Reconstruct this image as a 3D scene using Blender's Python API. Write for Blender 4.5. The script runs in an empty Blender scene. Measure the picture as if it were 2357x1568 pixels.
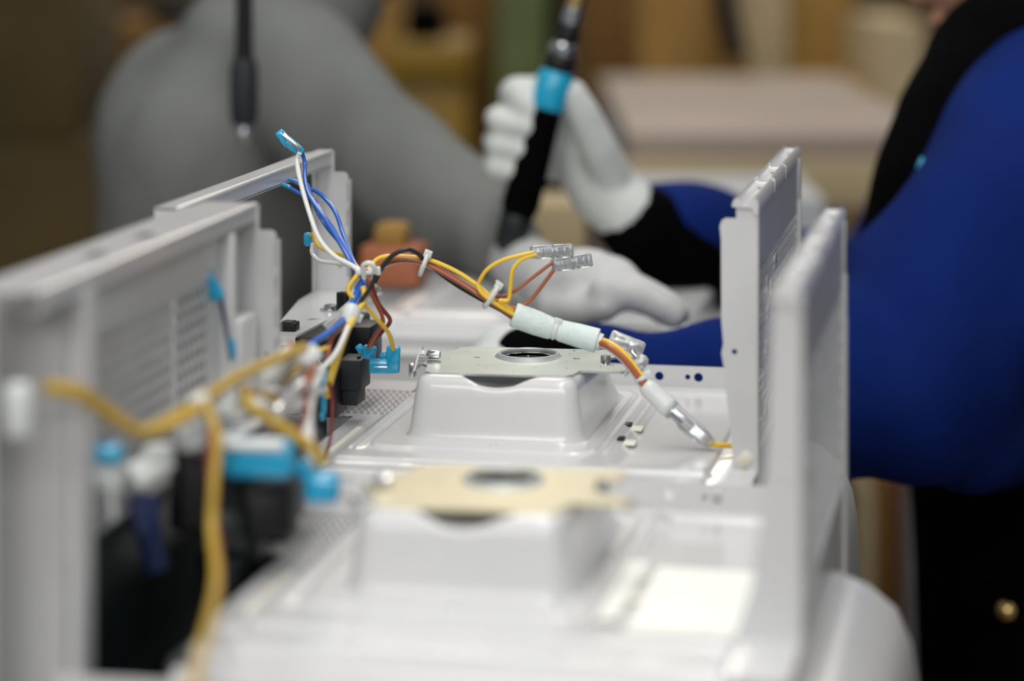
import bpy, bmesh, math, random
from mathutils import Vector, Matrix
random.seed(7)
S = bpy.context.scene
COL = S.collection

# ------------------------------------------------------------------ camera
F, CX, CY = 6000.0, 1178.5, 784.0          # focal length and principal point, pixels of a 2357-wide frame
YAW = math.radians(11.048)
FW = (-math.sin(YAW), math.cos(YAW)); RT = (math.cos(YAW), math.sin(YAW))
CAM = (0.31720, -1.68036, 1.44595)
HZ = -250.0                                 # horizon row
ZB = 1.10                                   # height of the upturned oven wall
cd = bpy.data.cameras.new('camera'); cam = bpy.data.objects.new('camera', cd); COL.objects.link(cam)
cd.sensor_width = 36.0; cd.lens = F * 36.0 / 2357.0
cam.location = CAM; cam.rotation_euler = (math.pi / 2, 0, YAW)
cd.shift_y = -(CY - HZ) / 2357.0
cd.clip_start = 0.05; cd.clip_end = 60
cd.dof.use_dof = True; cd.dof.focus_distance = 1.72; cd.dof.aperture_fstop = 2.75
cd.dof.aperture_blades = 0
S.camera = cam

# ------------------------------------------------------------------ world, lamps, exposure
w = bpy.data.worlds.new('world'); S.world = w; w.use_nodes = True
w.node_tree.nodes['Background'].inputs[0].default_value = (0.80, 0.86, 0.92, 1)
w.node_tree.nodes['Background'].inputs[1].default_value = 0.235
def area(name, loc, size, power, col, rot=(0, 0, 0)):
    l = bpy.data.lights.new(name, 'AREA'); l.shape = 'RECTANGLE'; l.size, l.size_y = size
    l.energy = power; l.color = col
    o = bpy.data.objects.new(name, l); COL.objects.link(o); o.location = loc; o.rotation_euler = rot
    return o
area('lamp_line_or_fill', (0.10, -0.9, 3.4), (0.5, 5.0), 62, (1, 0.98, 0.95))
area('lamp_line_or_fill', (-1.7, -1.5, 3.4), (0.4, 5.0), 9, (1, 0.98, 0.95))
area('lamp_line_or_fill', (1.9, -1.5, 3.4), (0.4, 5.0), 7, (1, 0.98, 0.95))
area('lamp_line_or_fill', (0.2, -4.2, 3.0), (4.5, 0.7), 84, (1, 0.98, 0.95), (math.radians(38), 0, 0))  # added front fill behind the camera, brightens faces turned toward it
area('lamp_line_or_fill', (-1.0, 4.6, 3.4), (0.4, 4.0), 40, (1, 0.92, 0.80))
area('lamp_line_or_fill', (1.2, 4.6, 3.4), (0.4, 4.0), 46, (1, 0.92, 0.80))
S.view_settings.view_transform = 'Standard'; S.view_settings.look = 'None'
S.view_settings.gamma = 1.0; S.view_settings.use_curve_mapping = False
S.view_settings.exposure = 0.14

# ------------------------------------------------------------------ helpers
def at(px, py, d):
    a = (px - CX) / F
    return Vector((CAM[0] + d * (FW[0] + a * RT[0]), CAM[1] + d * (FW[1] + a * RT[1]), CAM[2] - d * (py - HZ) / F))

MATS = {}
def mat(name, col, rough=0.5, metal=0.0, noise=0.06, nscale=18.0, bump=0.0, bscale=200.0, trans=0.0, coat=0.0, sheen=0.0, spec=0.5, ior=1.45):
    m = bpy.data.materials.new(name); m.use_nodes = True; nt = m.node_tree; b = nt.nodes['Principled BSDF']
    b.inputs['Roughness'].default_value = rough; b.inputs['Metallic'].default_value = metal
    b.inputs['Coat Weight'].default_value = coat; b.inputs['Coat Roughness'].default_value = 0.12
    b.inputs['Transmission Weight'].default_value = trans; b.inputs['Sheen Weight'].default_value = sheen
    b.inputs['Specular IOR Level'].default_value = spec; b.inputs['IOR'].default_value = ior
    tc = nt.nodes.new('ShaderNodeTexCoord')
    n = nt.nodes.new('ShaderNodeTexNoise'); n.inputs['Scale'].default_value = nscale; n.inputs['Detail'].default_value = 4
    nt.links.new(tc.outputs['Object'], n.inputs['Vector'])
    r = nt.nodes.new('ShaderNodeValToRGB')
    lo = [max(0, c * (1 - noise)) for c in col]; hi = [min(1, c * (1 + noise)) for c in col]
    r.color_ramp.elements[0].position = 0.3; r.color_ramp.elements[1].position = 0.7
    r.color_ramp.elements[0].color = (*lo, 1); r.color_ramp.elements[1].color = (*hi, 1)
    nt.links.new(n.outputs['Fac'], r.inputs['Fac']); nt.links.new(r.outputs['Color'], b.inputs['Base Color'])
    if bump:
        n2 = nt.nodes.new('ShaderNodeTexNoise'); n2.inputs['Scale'].default_value = bscale; n2.inputs['Detail'].default_value = 2
        nt.links.new(tc.outputs['Object'], n2.inputs['Vector'])
        bp = nt.nodes.new('ShaderNodeBump'); bp.inputs['Strength'].default_value = bump; bp.inputs['Distance'].default_value = 0.002
        nt.links.new(n2.outputs['Fac'], bp.inputs['Height']); nt.links.new(bp.outputs['Normal'], b.inputs['Normal'])
    MATS[name] = m
    return m
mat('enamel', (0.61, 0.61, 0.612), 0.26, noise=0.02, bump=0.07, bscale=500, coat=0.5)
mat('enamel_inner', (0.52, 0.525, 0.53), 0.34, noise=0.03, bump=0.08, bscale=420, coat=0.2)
mat('zinc', (0.5, 0.55, 0.53), 0.30, metal=0.85, noise=0.10, nscale=35)
mat('zinc_dull', (0.46, 0.49, 0.48), 0.55, metal=0.6, noise=0.08)
mat('zinc_warm', (0.58, 0.53, 0.37), 0.34, metal=0.55, noise=0.06, nscale=25)
mat('throat_metal', (0.22, 0.22, 0.22), 0.5, metal=0.3, noise=0.1)
mat('steel', (0.55, 0.56, 0.57), 0.22, metal=1.0, noise=0.08)
mat('black_plastic', (0.007, 0.007, 0.008), 0.45, noise=0.2, spec=0.3)
mat('grey_plastic', (0.017, 0.020, 0.022), 0.5, noise=0.2, spec=0.35)
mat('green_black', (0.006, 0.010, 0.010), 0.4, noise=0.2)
mat('w_yellow', (0.80, 0.52, 0.05), 0.38, noise=0.05, coat=0.2)
mat('w_brown', (0.33, 0.085, 0.030), 0.40, noise=0.08, coat=0.2)
mat('w_maroon', (0.20, 0.030, 0.022), 0.40, noise=0.08)
mat('w_black', (0.014, 0.012, 0.010), 0.38, noise=0.1)
mat('w_white', (0.72, 0.72, 0.69), 0.38, noise=0.04, coat=0.2)
mat('w_blue', (0.022, 0.115, 0.46), 0.34, noise=0.06, coat=0.3)
mat('w_yellow_dark', (0.46, 0.29, 0.03), 0.45, noise=0.06)  # darker yellow used on the blurred near harness
mat('w_navy', (0.005, 0.014, 0.065), 0.4, noise=0.06)
mat('clear_blue', (0.02, 0.45, 0.76), 0.16, noise=0.08, nscale=90, trans=0.30, coat=0.5)
mat('clear', (0.90, 0.92, 0.93), 0.12, noise=0.02, trans=0.80, coat=0.3)
mat('nylon', (0.74, 0.77, 0.75), 0.36, noise=0.03, trans=0.15)
mat('nylon_cream', (0.76, 0.73, 0.60), 0.40, noise=0.03)
mat('foam_sleeve', (0.66, 0.75, 0.72), 0.75, noise=0.05, nscale=300, bump=0.35, bscale=900)
mat('cream', (0.78, 0.76, 0.66), 0.5, noise=0.05)
mat('reflection_pale', (0.86, 0.87, 0.82), 0.45, noise=0.02)  # pale colour of the painted reflection on the nearest chassis
mat('shirt_grey', (0.155, 0.160, 0.152), 0.85, noise=0.10, nscale=9, bump=0.25, bscale=30, spec=0.15)
mat('jacket_blue', (0.0045, 0.0160, 0.110), 0.90, noise=0.16, nscale=7, bump=0.35, bscale=14, spec=0.06)
mat('cloth_navy', (0.003, 0.004, 0.018), 0.9, noise=0.2, spec=0.05)
mat('cloth_black', (0.0018, 0.0018, 0.0022), 0.95, noise=0.2, spec=0.03)
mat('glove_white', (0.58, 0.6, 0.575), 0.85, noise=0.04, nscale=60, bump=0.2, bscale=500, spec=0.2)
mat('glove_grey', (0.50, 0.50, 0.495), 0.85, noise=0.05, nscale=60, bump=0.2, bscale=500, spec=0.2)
mat('skin', (0.50, 0.25, 0.16), 0.55, noise=0.05)
mat('trousers', (0.010, 0.011, 0.016), 0.9, noise=0.15, spec=0.15)
mat('cyan_part', (0.010, 0.34, 0.55), 0.30, noise=0.05, coat=0.3)
mat('brass', (0.85, 0.60, 0.24), 0.18, metal=1.0, noise=0.04)
mat('rust', (0.33, 0.105, 0.045), 0.6, noise=0.12, nscale=25)
mat('card_dark', (0.06, 0.039, 0.01), 0.85, noise=0.25, nscale=5)
mat('card_mid', (0.165, 0.083, 0.016), 0.85, noise=0.18, nscale=6)
mat('card_tan', (0.31, 0.175, 0.042), 0.85, noise=0.12, nscale=6)
mat('card_pale', (0.4, 0.32, 0.19), 0.85, noise=0.10, nscale=6)
mat('crate_yellow', (0.25, 0.145, 0.004), 0.5, noise=0.12, nscale=7)
mat('post_green', (0.085, 0.11, 0.024), 0.55, noise=0.2, nscale=8)
mat('bench_top', (0.31, 0.25, 0.205), 0.6, noise=0.07, nscale=5)
mat('tray_grey', (0.4, 0.41, 0.42), 0.5, noise=0.04)
mat('floor_paint', (0.16, 0.12, 0.085), 0.6, noise=0.15, nscale=3)
mat('wall_paint', (0.13, 0.085, 0.035), 0.8, noise=0.12, nscale=2)
mat('line_belt', (0.030, 0.032, 0.034), 0.6, noise=0.15)
mat('line_metal', (0.30, 0.31, 0.32), 0.4, metal=0.7, noise=0.08)
mat('red_brown', (0.10, 0.012, 0.012), 0.6, noise=0.12)

class MB:
    """collects shapes; build() links them as one mesh object"""
    def __init__(s): s.v = []; s.f = []
    def add(s, vs, fs):
        n = len(s.v); s.v += [tuple(p) for p in vs]; s.f += [tuple(i + n for i in f) for f in fs]; return s
    def box(s, x0, x1, y0, y1, z0, z1, bev=0.0):
        bm = bmesh.new()
        bmesh.ops.create_cube(bm, size=1)
        for q in bm.verts: q.co = Vector(((x0 + x1) / 2 + q.co.x * (x1 - x0), (y0 + y1) / 2 + q.co.y * (y1 - y0), (z0 + z1) / 2 + q.co.z * (z1 - z0)))
        if bev: bmesh.ops.bevel(bm, geom=bm.edges[:] , offset=bev, segments=2, affect='EDGES', profile=0.5)
        return s._bm(bm)
    def obox(s, c, ax, ay, az, hx, hy, hz, bev=0.0):
        """oriented box: centre, three unit axes, half sizes"""
        bm = bmesh.new(); bmesh.ops.create_cube(bm, size=2)
        for q in bm.verts: q.co = Vector((q.co.x * hx, q.co.y * hy, q.co.z * hz))
        if bev: bmesh.ops.bevel(bm, geom=bm.edges[:], offset=bev, segments=2, affect='EDGES', profile=0.5)
        for q in bm.verts: q.co = Vector(c) + Vector(ax) * q.co.x + Vector(ay) * q.co.y + Vector(az) * q.co.z
        return s._bm(bm)
    def _bm(s, bm):
        bm.verts.index_update()
        s.add([q.co[:] for q in bm.verts], [[q.index for q in f.verts] for f in bm.faces]); bm.free(); return s
    def tube(s, pts, r, n=8, sub=6, cap=True, flat=1.0):
        P = spline(pts, sub) if sub > 1 else [Vector(p) for p in pts]
        m = len(P); R = r if callable(r) else (lambda t: r)
        T = [(P[min(i + 1, m - 1)] - P[max(i - 1, 0)]).normalized() for i in range(m)]
        u = T[0].orthogonal().normalized() if abs(T[0].z) > 0.9 else T[0].cross(Vector((0, 0, 1))).normalized()
        vs = []
        for i in range(m):
            u = (u - T[i] * u.dot(T[i])).normalized(); v = T[i].cross(u)
            rr = R(i / (m - 1))
            for k in range(n):
                a = 2 * math.pi * k / n
                vs.append(P[i] + u * (math.cos(a) * rr) + v * (math.sin(a) * rr * flat))
        fs = [(i * n + k, i * n + (k + 1) % n, (i + 1) * n + (k + 1) % n, (i + 1) * n + k) for i in range(m - 1) for k in range(n)]
        if cap: fs += [tuple(range(n))[::-1], tuple(range((m - 1) * n, m * n))]
        return s.add(vs, fs)
    def lathe(s, base, axis, prof, n=20, ends=True):
        """prof: (distance along axis, radius)"""
        A = Vector(axis).normalized(); u = A.orthogonal().normalized(); v = A.cross(u); B = Vector(base); vs = []
        for h, r in prof:
            for k in range(n):
                a = 2 * math.pi * k / n; vs.append(B + A * h + u * (r * math.cos(a)) + v * (r * math.sin(a)))
        m = len(prof)
        fs = [(i * n + k, i * n + (k + 1) % n, (i + 1) * n + (k + 1) % n, (i + 1) * n + k) for i in range(m - 1) for k in range(n)]
        if ends and prof[0][1] > 1e-6: fs.append(tuple(range(n))[::-1])
        if ends and prof[-1][1] > 1e-6: fs.append(tuple(range((m - 1) * n, m * n)))
        return s.add(vs, fs)
    def sheet(s, outline, holes, fn, t):
        """flat sheet with round or polygon holes; fn(u, v, w) places it, w runs over the thickness t"""
        bm = bmesh.new(); es = []
        loops = [outline] + [[(h[0] + h[2] * math.cos(2 * math.pi * k / 14), h[1] + h[2] * math.sin(2 * math.pi * k / 14)) for k in range(14)] if not isinstance(h[0], tuple) else list(h) for h in holes]
        for L in loops:
            vv = [bm.verts.new((a, b, 0)) for a, b in L]
            es += [bm.edges.new((vv[i], vv[(i + 1) % len(vv)])) for i in range(len(vv))]
        bmesh.ops.triangle_fill(bm, use_beauty=True, use_dissolve=False, edges=es)
        g = bmesh.ops.extrude_face_region(bm, geom=bm.faces[:])
        for q in g['geom']:
            if isinstance(q, bmesh.types.BMVert): q.co.z = t
        for q in bm.verts: q.co = Vector(fn(*q.co))
        bmesh.ops.recalc_face_normals(bm, faces=bm.faces[:])
        return s._bm(bm)
    def perf(s, u0, u1, v0, v1, pu, pv, ru, rv, fn, t):
        """sheet with staggered rows of round holes, each hole with its own wall"""
        nu = max(1, round((u1 - u0) / pu)); nv = max(1, round((v1 - v0) / pv)); pu = (u1 - u0) / nu; pv = (v1 - v0) / nv
        sq = [(1, 0), (1, 1), (0, 1), (-1, 1), (-1, 0), (-1, -1), (0, -1), (1, -1)]
        for j in range(nv):
            for i in range(nu):
                c = (u0 + (i + 0.5) * pu, v0 + (j + 0.5) * pv); o = (0.16 if j % 2 else -0.16) * pu
                out = [fn(c[0] + a * pu / 2, c[1] + b * pv / 2, 0) for a, b in sq]
                cc = [(c[0] + o + ru * math.cos(k * math.pi / 4), c[1] + rv * math.sin(k * math.pi / 4)) for k in range(8)]
                inn = [fn(a, b, 0) for a, b in cc]; bk = [fn(a, b, t) for a, b in cc]
                s.add(out + inn + bk, [(k, (k + 1) % 8, 8 + (k + 1) % 8, 8 + k) for k in range(8)] + [(8 + k, 8 + (k + 1) % 8, 16 + (k + 1) % 8, 16 + k) for k in range(8)])
        return s
    def field(s, xs, ys, fz, skip=None):
        nx, ny = len(xs), len(ys)
        vs = [(x, y, fz(x, y)) for y in ys for x in xs]
        fs = [(j * nx + i, j * nx + i + 1, (j + 1) * nx + i + 1, (j + 1) * nx + i) for j in range(ny - 1) for i in range(nx - 1)
              if not (skip and skip((xs[i] + xs[i + 1]) / 2, (ys[j] + ys[j + 1]) / 2))]
        return s.add(vs, fs)
    def extrude(s, prof, fn, a, b):
        """closed 2D profile run from a to b: fn(p, q, t)"""
        n = len(prof); vs = [fn(p, q, a) for p, q in prof] + [fn(p, q, b) for p, q in prof]
        return s.add(vs, [(i, (i + 1) % n, n + (i + 1) % n, n + i) for i in range(n)] + [tuple(range(n))[::-1], tuple(range(n, 2 * n))])
    def build(s, name, m, parent=None, off=(0, 0, 0), smooth=True, angle=35):
        me = bpy.data.meshes.new(name); o = Vector(off)
        me.from_pydata([Vector(p) + o for p in s.v], [], s.f); me.update()
        bm = bmesh.new(); bm.from_mesh(me); bmesh.ops.recalc_face_normals(bm, faces=bm.faces[:])
        for e in bm.edges: e.smooth = not (len(e.link_faces) == 2 and e.calc_face_angle(0) > math.radians(angle))
        for f in bm.faces: f.smooth = smooth
        bm.to_mesh(me); bm.free()
        me.materials.append(MATS[m])
        ob = bpy.data.objects.new(name, me); COL.objects.link(ob); ob.parent = parent
        return ob

def spline(pts, sub):
    P = [Vector(p) for p in pts]; out = []
    if len(P) == 2: return [P[0].lerp(P[1], i / 4) for i in range(5)]
    for i in range(len(P) - 1):
        p0, p1, p2, p3 = P[max(i - 1, 0)], P[i], P[i + 1], P[min(i + 2, len(P) - 1)]
        for k in range(sub):
            t = k / sub
            out.append(0.5 * ((2 * p1) + (p2 - p0) * t + (2 * p0 - 5 * p1 + 4 * p2 - p3) * t * t + (3 * p1 - p0 - 3 * p2 + p3) * t ** 3))
    out.append(P[-1]); return out
def tag(o, label=None, cat=None, group=None, kind=None):
    if label: o['label'] = label
    if cat: o['category'] = cat
    if group: o['group'] = group
    if kind: o['kind'] = kind
    return o
def thing(name, label, cat, loc=(0, 0, 0), group=None):
    o = bpy.data.objects.new(name, None); COL.objects.link(o); o.location = loc; o.empty_display_size = 0.05
    return tag(o, label, cat, group)
def sm(a, b, x):
    if a == b: return float(x > a)
    t = min(1, max(0, (x - a) / (b - a))); return t * t * (3 - 2 * t)
def lines(a, b, step, dense=(), dw=0.004, ds=0.0008):
    L = set(round(a + i * (b - a) / round((b - a) / step), 5) for i in range(round((b - a) / step) + 1))
    for d in dense:
        k = -dw
        while k <= dw:
            if a < d + k < b: L.add(round(d + k, 5))
            k += ds
    return sorted(L)

# ------------------------------------------------------------------ the setting
def struct(name, mb, m): return tag(mb.build(name, m), kind='structure')
struct('floor', MB().box(-6, 7, -4, 12, -0.1, 0), 'floor_paint')
struct('wall_back', MB().box(-6, 7, 9.0, 9.2, 0, 4.5), 'wall_paint')

# ------------------------------------------------------------------ oven chassis
H = 0.041; DZ = 0.30                         # height of the magnetron plate over the wall; wall over the chassis foot
def plate_z(x, y):
    z = 0.0
    z -= 0.0022 * sm(-0.133, -0.139, y)                       # long crease before the front roll
    z -= 0.0035 * sm(-0.160, -0.166, y)
    z -= 0.012 * math.exp(-((y + 0.171) / 0.0055) ** 2)
    z -= 0.020 * sm(-0.186, -0.200, y) ** 1.4
    z -= 0.0022 * sm(0.072, 0.078, x) * sm(-0.122, -0.114, y) * sm(0.112, 0.104, y)     # shallow pan on the right
    z += 0.0014 * math.exp(-((x - 0.066) / 0.0016) ** 2) * sm(-0.10, -0.09, y) * sm(0.118, 0.108, y)
    z += 0.0016 * math.exp(-((x + 0.0875) / 0.0016) ** 2) * sm(-0.112, -0.104, y) * sm(0.06, 0.05, y)
    z += 0.0012 * math.exp(-((x + 0.0925) / 0.0014) ** 2) * sm(-0.112, -0.104, y) * sm(0.06, 0.05, y)
    z -= 0.003 * sm(-0.094, -0.100, x)
    z -= 0.004 * sm(0.131, 0.135, x)
    return z
PH = [(0, 0), (0.0012, 0.03), (0.0025, 0.13), (0.0045, 0.46), (0.0062, 0.76), (0.0076, 0.895), (0.0095, 0.962), (0.0125, 0.993), (0.016, 1.0), (1, 1.0)]
def prof_h(d):
    for (a, p), (b, q) in zip(PH, PH[1:]):
        if d <= b: return p + (q - p) * (d - a) / (b - a)
    return 1.0
def wg_bump(x, y):
    """pressed waveguide: rounded hump with drafted walls and a scoop in its front rim"""
    def side(d, draft): return sm(0, 1, min(1, max(0, d / draft)))
    # distance inside a rounded rectangle
    x0, x1, y0, y1, r = -0.0655, 0.0515, -0.086, 0.092, 0.017
    dx = max(x0 + r - x, 0, x - (x1 - r)); dy = max(y0 + r - y, 0, y - (y1 - r))
    d = r - math.hypot(dx, dy) if (dx > 0 or dy > 0) else min(x - x0, x1 - x, y - y0, y1 - y, r + 1)
    d = min(d, x - x0, x1 - x, y - y0, y1 - y)
    if d <= 0: return 0.0
    h = 0.0385 * prof_h(d)
    h *= sm(0.094, 0.030, y) * 0.93 + 0.07 if y > 0.03 else 1
    e = math.hypot((x + 0.006) / 0.027, (y + 0.060) / 0.023)
    h -= 0.0095 * (1 - sm(0.62, 1.0, e)) * sm(0.006, 0.0105, d)
    return h
def wg_z(x, y):
    x0, x1, y0, y1, r = -0.084, 0.060, -0.108, 0.104, 0.016
    dx = max(x0 + r - x, 0, x - (x1 - r)); dy = max(y0 + r - y, 0, y - (y1 - r))
    d = min(r - math.hypot(dx, dy), x - x0, x1 - x, y - y0, y1 - y)
    base = 0.0012 * sm(-0.0012, 0.0012, d - 0.002) - 0.0012 * (d < 0)
    b = wg_bump(x, y)
    return max(base, base + b)

def oven(name, label, loc, zinc, panels=True, guide=True, rail_w=0.014, lift=0.0, mesh_wall=False):
    R = thing(name, label, 'oven chassis', (loc[0], loc[1], ZB - DZ), 'oven chassis in a row on the line')
    B = lambda mb, n, m, par=R, **k: mb.build(n, m, par, (0, 0, DZ), **k)
    # --- upturned wall
    xs = lines(-0.166, 0.136, 0.004, (-0.09, -0.098, 0.066, 0.075, 0.133)); ys = lines(-0.200, 0.128, 0.004, (-0.136, -0.163, -0.170, -0.118, 0.108, 0.0, -0.146))
    pr = (-0.133, -0.094, 0.008, 0.094)
    mb = MB().field(xs, ys, plate_z, lambda x, y: (pr[0] < x < pr[1] and pr[2] < y < pr[3]) or (x < -0.118 and y < 0.0))
    mb.box(0.022, 0.0225, 0.1275, 0.1280, -0.001, 0.0)
    bp = B(mb, 'wall_plate', 'enamel')
    pz = -0.075 if mesh_wall else -0.014
    mb = MB().box(-0.170, -0.116, -0.192, 0.002, pz - 0.003, pz); mb.box(-0.1175, -0.116, -0.192, 0.002, pz, -0.0045); mb.box(-0.166, -0.1175, -0.194, -0.192, pz, -0.016); mb.box(-0.166, -0.1175, 0.0005, 0.002, pz, -0.004)
    B(mb, 'latch_pocket', 'green_black' if mesh_wall else 'enamel_inner', smooth=False)  # nearest pocket is coloured dark to paint in the shade of the opening
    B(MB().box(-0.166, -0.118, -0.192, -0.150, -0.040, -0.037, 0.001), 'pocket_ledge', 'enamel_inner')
    mb = MB().perf(pr[0] - 0.004, pr[1] + 0.003, pr[2] - 0.004, pr[3] + 0.004, 0.0046, 0.0052, 0.0016, 0.0019, lambda u, v, t: (u, v, -0.0032 - t), 0.0012)
    B(mb, 'vent_grille', 'enamel', smooth=False)
    # beige slot strips and tabs
    for (x, y0, y1, wd) in ((-0.1045, -0.110, -0.036, 0.0042),):
        B(MB().box(x - wd / 2, x + wd / 2, y0, y1, -0.004, -0.0018, 0.0006), 'slot_strip', 'cream')
    for (x, y) in ((0.071, -0.018), (0.073, -0.062)):
        B(MB().box(x, x + 0.0075, y - 0.006, y + 0.006, -0.0006, 0.0010, 0.0004), 'slot_tab', 'cream')
        B(MB().box(x - 0.0055, x - 0.001, y + 0.004, y + 0.013, 0.0002, 0.0016, 0.0005), 'slot', 'black_plastic')
    for (x, y, r) in ((0.0525, 0.072, 0.0032), (0.0535, 0.045, 0.0016)):
        B(MB().lathe((x, y, 0.0008), (0, 0, 1), [(0, r), (0.0009, r)], 14), 'screw_hole', 'grey_plastic')
    # back flange with its three holes
    mb = MB().sheet([(0.022, -0.002), (0.022, 0.0145), (0.142, 0.0145), (0.142, -0.002)], [(0.0690, 0.0070, 0.0031), (0.0890, 0.0070, 0.0019), (0.0965, 0.0070, 0.0032)], lambda u, v, t: (u, 0.128 + t, v), 0.0012)
    B(mb, 'back_flange', 'enamel', smooth=False)
    # --- waveguide hump
    if guide: waveguide(B, zinc)
    body(B)
    if panels:
        front_frame(R, B, rail_w, lift, mesh_wall)
        rear_panel(R, B, 0.0015 if mesh_wall else 0.0)
        latch_holder(R, B)
    return R

def waveguide(B, zinc):
    mb = MB().field(lines(-0.085, 0.061, 0.0022, (-0.083, 0.058, -0.0600, 0.0460), 0.008, 0.0007), lines(-0.109, 0.105, 0.0024, (-0.107, -0.080), 0.008, 0.0007), lambda x, y: wg_z(x, y) + 0.0006, lambda x, y: math.hypot(x, y) < 0.0165)
    B(mb, 'waveguide', 'enamel')
    B(MB().lathe((-0.004, -0.094, 0.0017), (0, 0, 1), [(0, 0.0032), (0.0006, 0.0026)], 12), 'spot_weld', 'enamel_inner')
    B(MB().lathe((0, 0, 0.0), (0, 0, 1), [(-0.045, 0.0), (-0.044, 0.026), (0.030, 0.024), (0.038, 0.0195)], 24, False), 'waveguide_throat', 'throat_metal')
    # --- magnetron mounting plate
    ol = [(-0.054, -0.066), (-0.050, -0.069), (0.036, -0.065), (0.0395, -0.060), (0.042, -0.044), (0.068, -0.044), (0.070, -0.0425), (0.070, -0.026), (0.0545, -0.0225), (0.0495, -0.012), (0.0515, 0.0), (0.0600, 0.012), (0.0600, 0.034), (-0.045, 0.028), (-0.051, 0.022), (-0.055, 0.006), (-0.062, 0.002), (-0.062, -0.040), (-0.058, -0.044)]
    mb = MB().sheet(ol, [(0, 0, 0.0190), (-0.032, -0.011, 0.0024), (0.0325, -0.003, 0.0024), (0.026, 0.026, 0.0014)], lambda u, v, t: (u, v, H - t), 0.0014)
    for i in range(15):
        a = i / 15 * 6.283 + 0.2; rx = 0.031 + 0.012 * ((i * 7) % 3)
        mb.lathe((rx * 1.05 * math.cos(a) - 0.004, 0.7 * rx * math.sin(a) - 0.020, H - 0.0004), (0, 0, 1), [(0, 0.0010), (0.0007, 0.0005)], 6)
    mp = B(mb, 'magnetron_plate', zinc, smooth=False)
    tag(mp, 'zinc coated mounting plate with a round collar')
    B(MB().lathe((0, 0, H - 0.0005), (0, 0, 1), [(0.0008, 0.0179), (0.0016, 0.0179), (0.0022, 0.0180), (0.0030, 0.0188), (0.0028, 0.0198), (0.0012, 0.0212), (0.0, 0.0228), (-0.0005, 0.0215)], 40, False), 'collar', 'zinc_dull', mp)
    B(MB().sheet([(-0.032, 0), (-0.004, 0), (-0.006, 0.0115), (-0.014, 0.0120)], [], lambda u, v, t: (-0.062 - t, u - 0.029, H + v - 0.001), 0.0012), 'locating_tab', 'enamel', mp, smooth=False)
    B(MB().box(-0.067, -0.0635, -0.058, -0.050, H - 0.006, H + 0.003, 0.0008), 'locating_tab', 'steel', mp)
    B(MB().lathe((-0.062, -0.026, H + 0.0035), (1, 0, 0), [(0, 0.0026), (0.001, 0.0030), (0.007, 0.0028), (0.0085, 0.0024), (0.0088, 0.0014), (0.006, 0.0012)], 16), 'stud', 'steel', mp)
    B(MB().obox((0.0718, -0.0345, H - 0.0022), (0.85, 0, 0.5), (0, 1, 0), (-0.5, 0, 0.85), 0.0018, 0.0085, 0.0007), 'bent_tab', zinc, mp)
    B(MB().obox((0.0393, -0.055, H - 0.008), (1, 0, 0), (0, 1, 0), (0, 0, 1), 0.0007, 0.010, 0.0072), 'bent_tab', zinc, mp)
    B(MB().lathe((0.052, -0.004, H - 0.006), (0, 0, 1), [(0, 0.0052), (0.003, 0.0055), (0.004, 0.0035), (0.009, 0.0033)], 16), 'screw', 'steel', mp)

def body(B):
    # --- chassis body below the wall
    mb = MB(); mb.box(-0.170, 0.136, -0.196, -0.194, -DZ, -0.012); mb.box(-0.170, 0.136, 0.124, 0.126, -DZ, -0.004)
    mb.box(0.1335, 0.1360, -0.194, 0.124, -DZ, -0.005); mb.box(-0.170, -0.1665, -0.194, 0.124, -DZ, -0.060); mb.box(-0.166, 0.134, -0.194, 0.124, -DZ, -DZ + 0.002)
    B(mb, 'cavity_body', 'enamel', smooth=False)
    # rounded outer shell to the right of the rear panel
    prof = [(0.1365, -0.026), (0.166, -0.024), (0.182, -0.030), (0.197, -0.042), (0.2050, -0.060), (0.2085, -0.080), (0.2105, -0.13), (0.2105, -DZ), (0.1365, -DZ)]
    B(MB().extrude(prof, lambda p, q, t: (p, t, q), -0.120, 0.10), 'outer_shell', 'enamel', angle=30)

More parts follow.
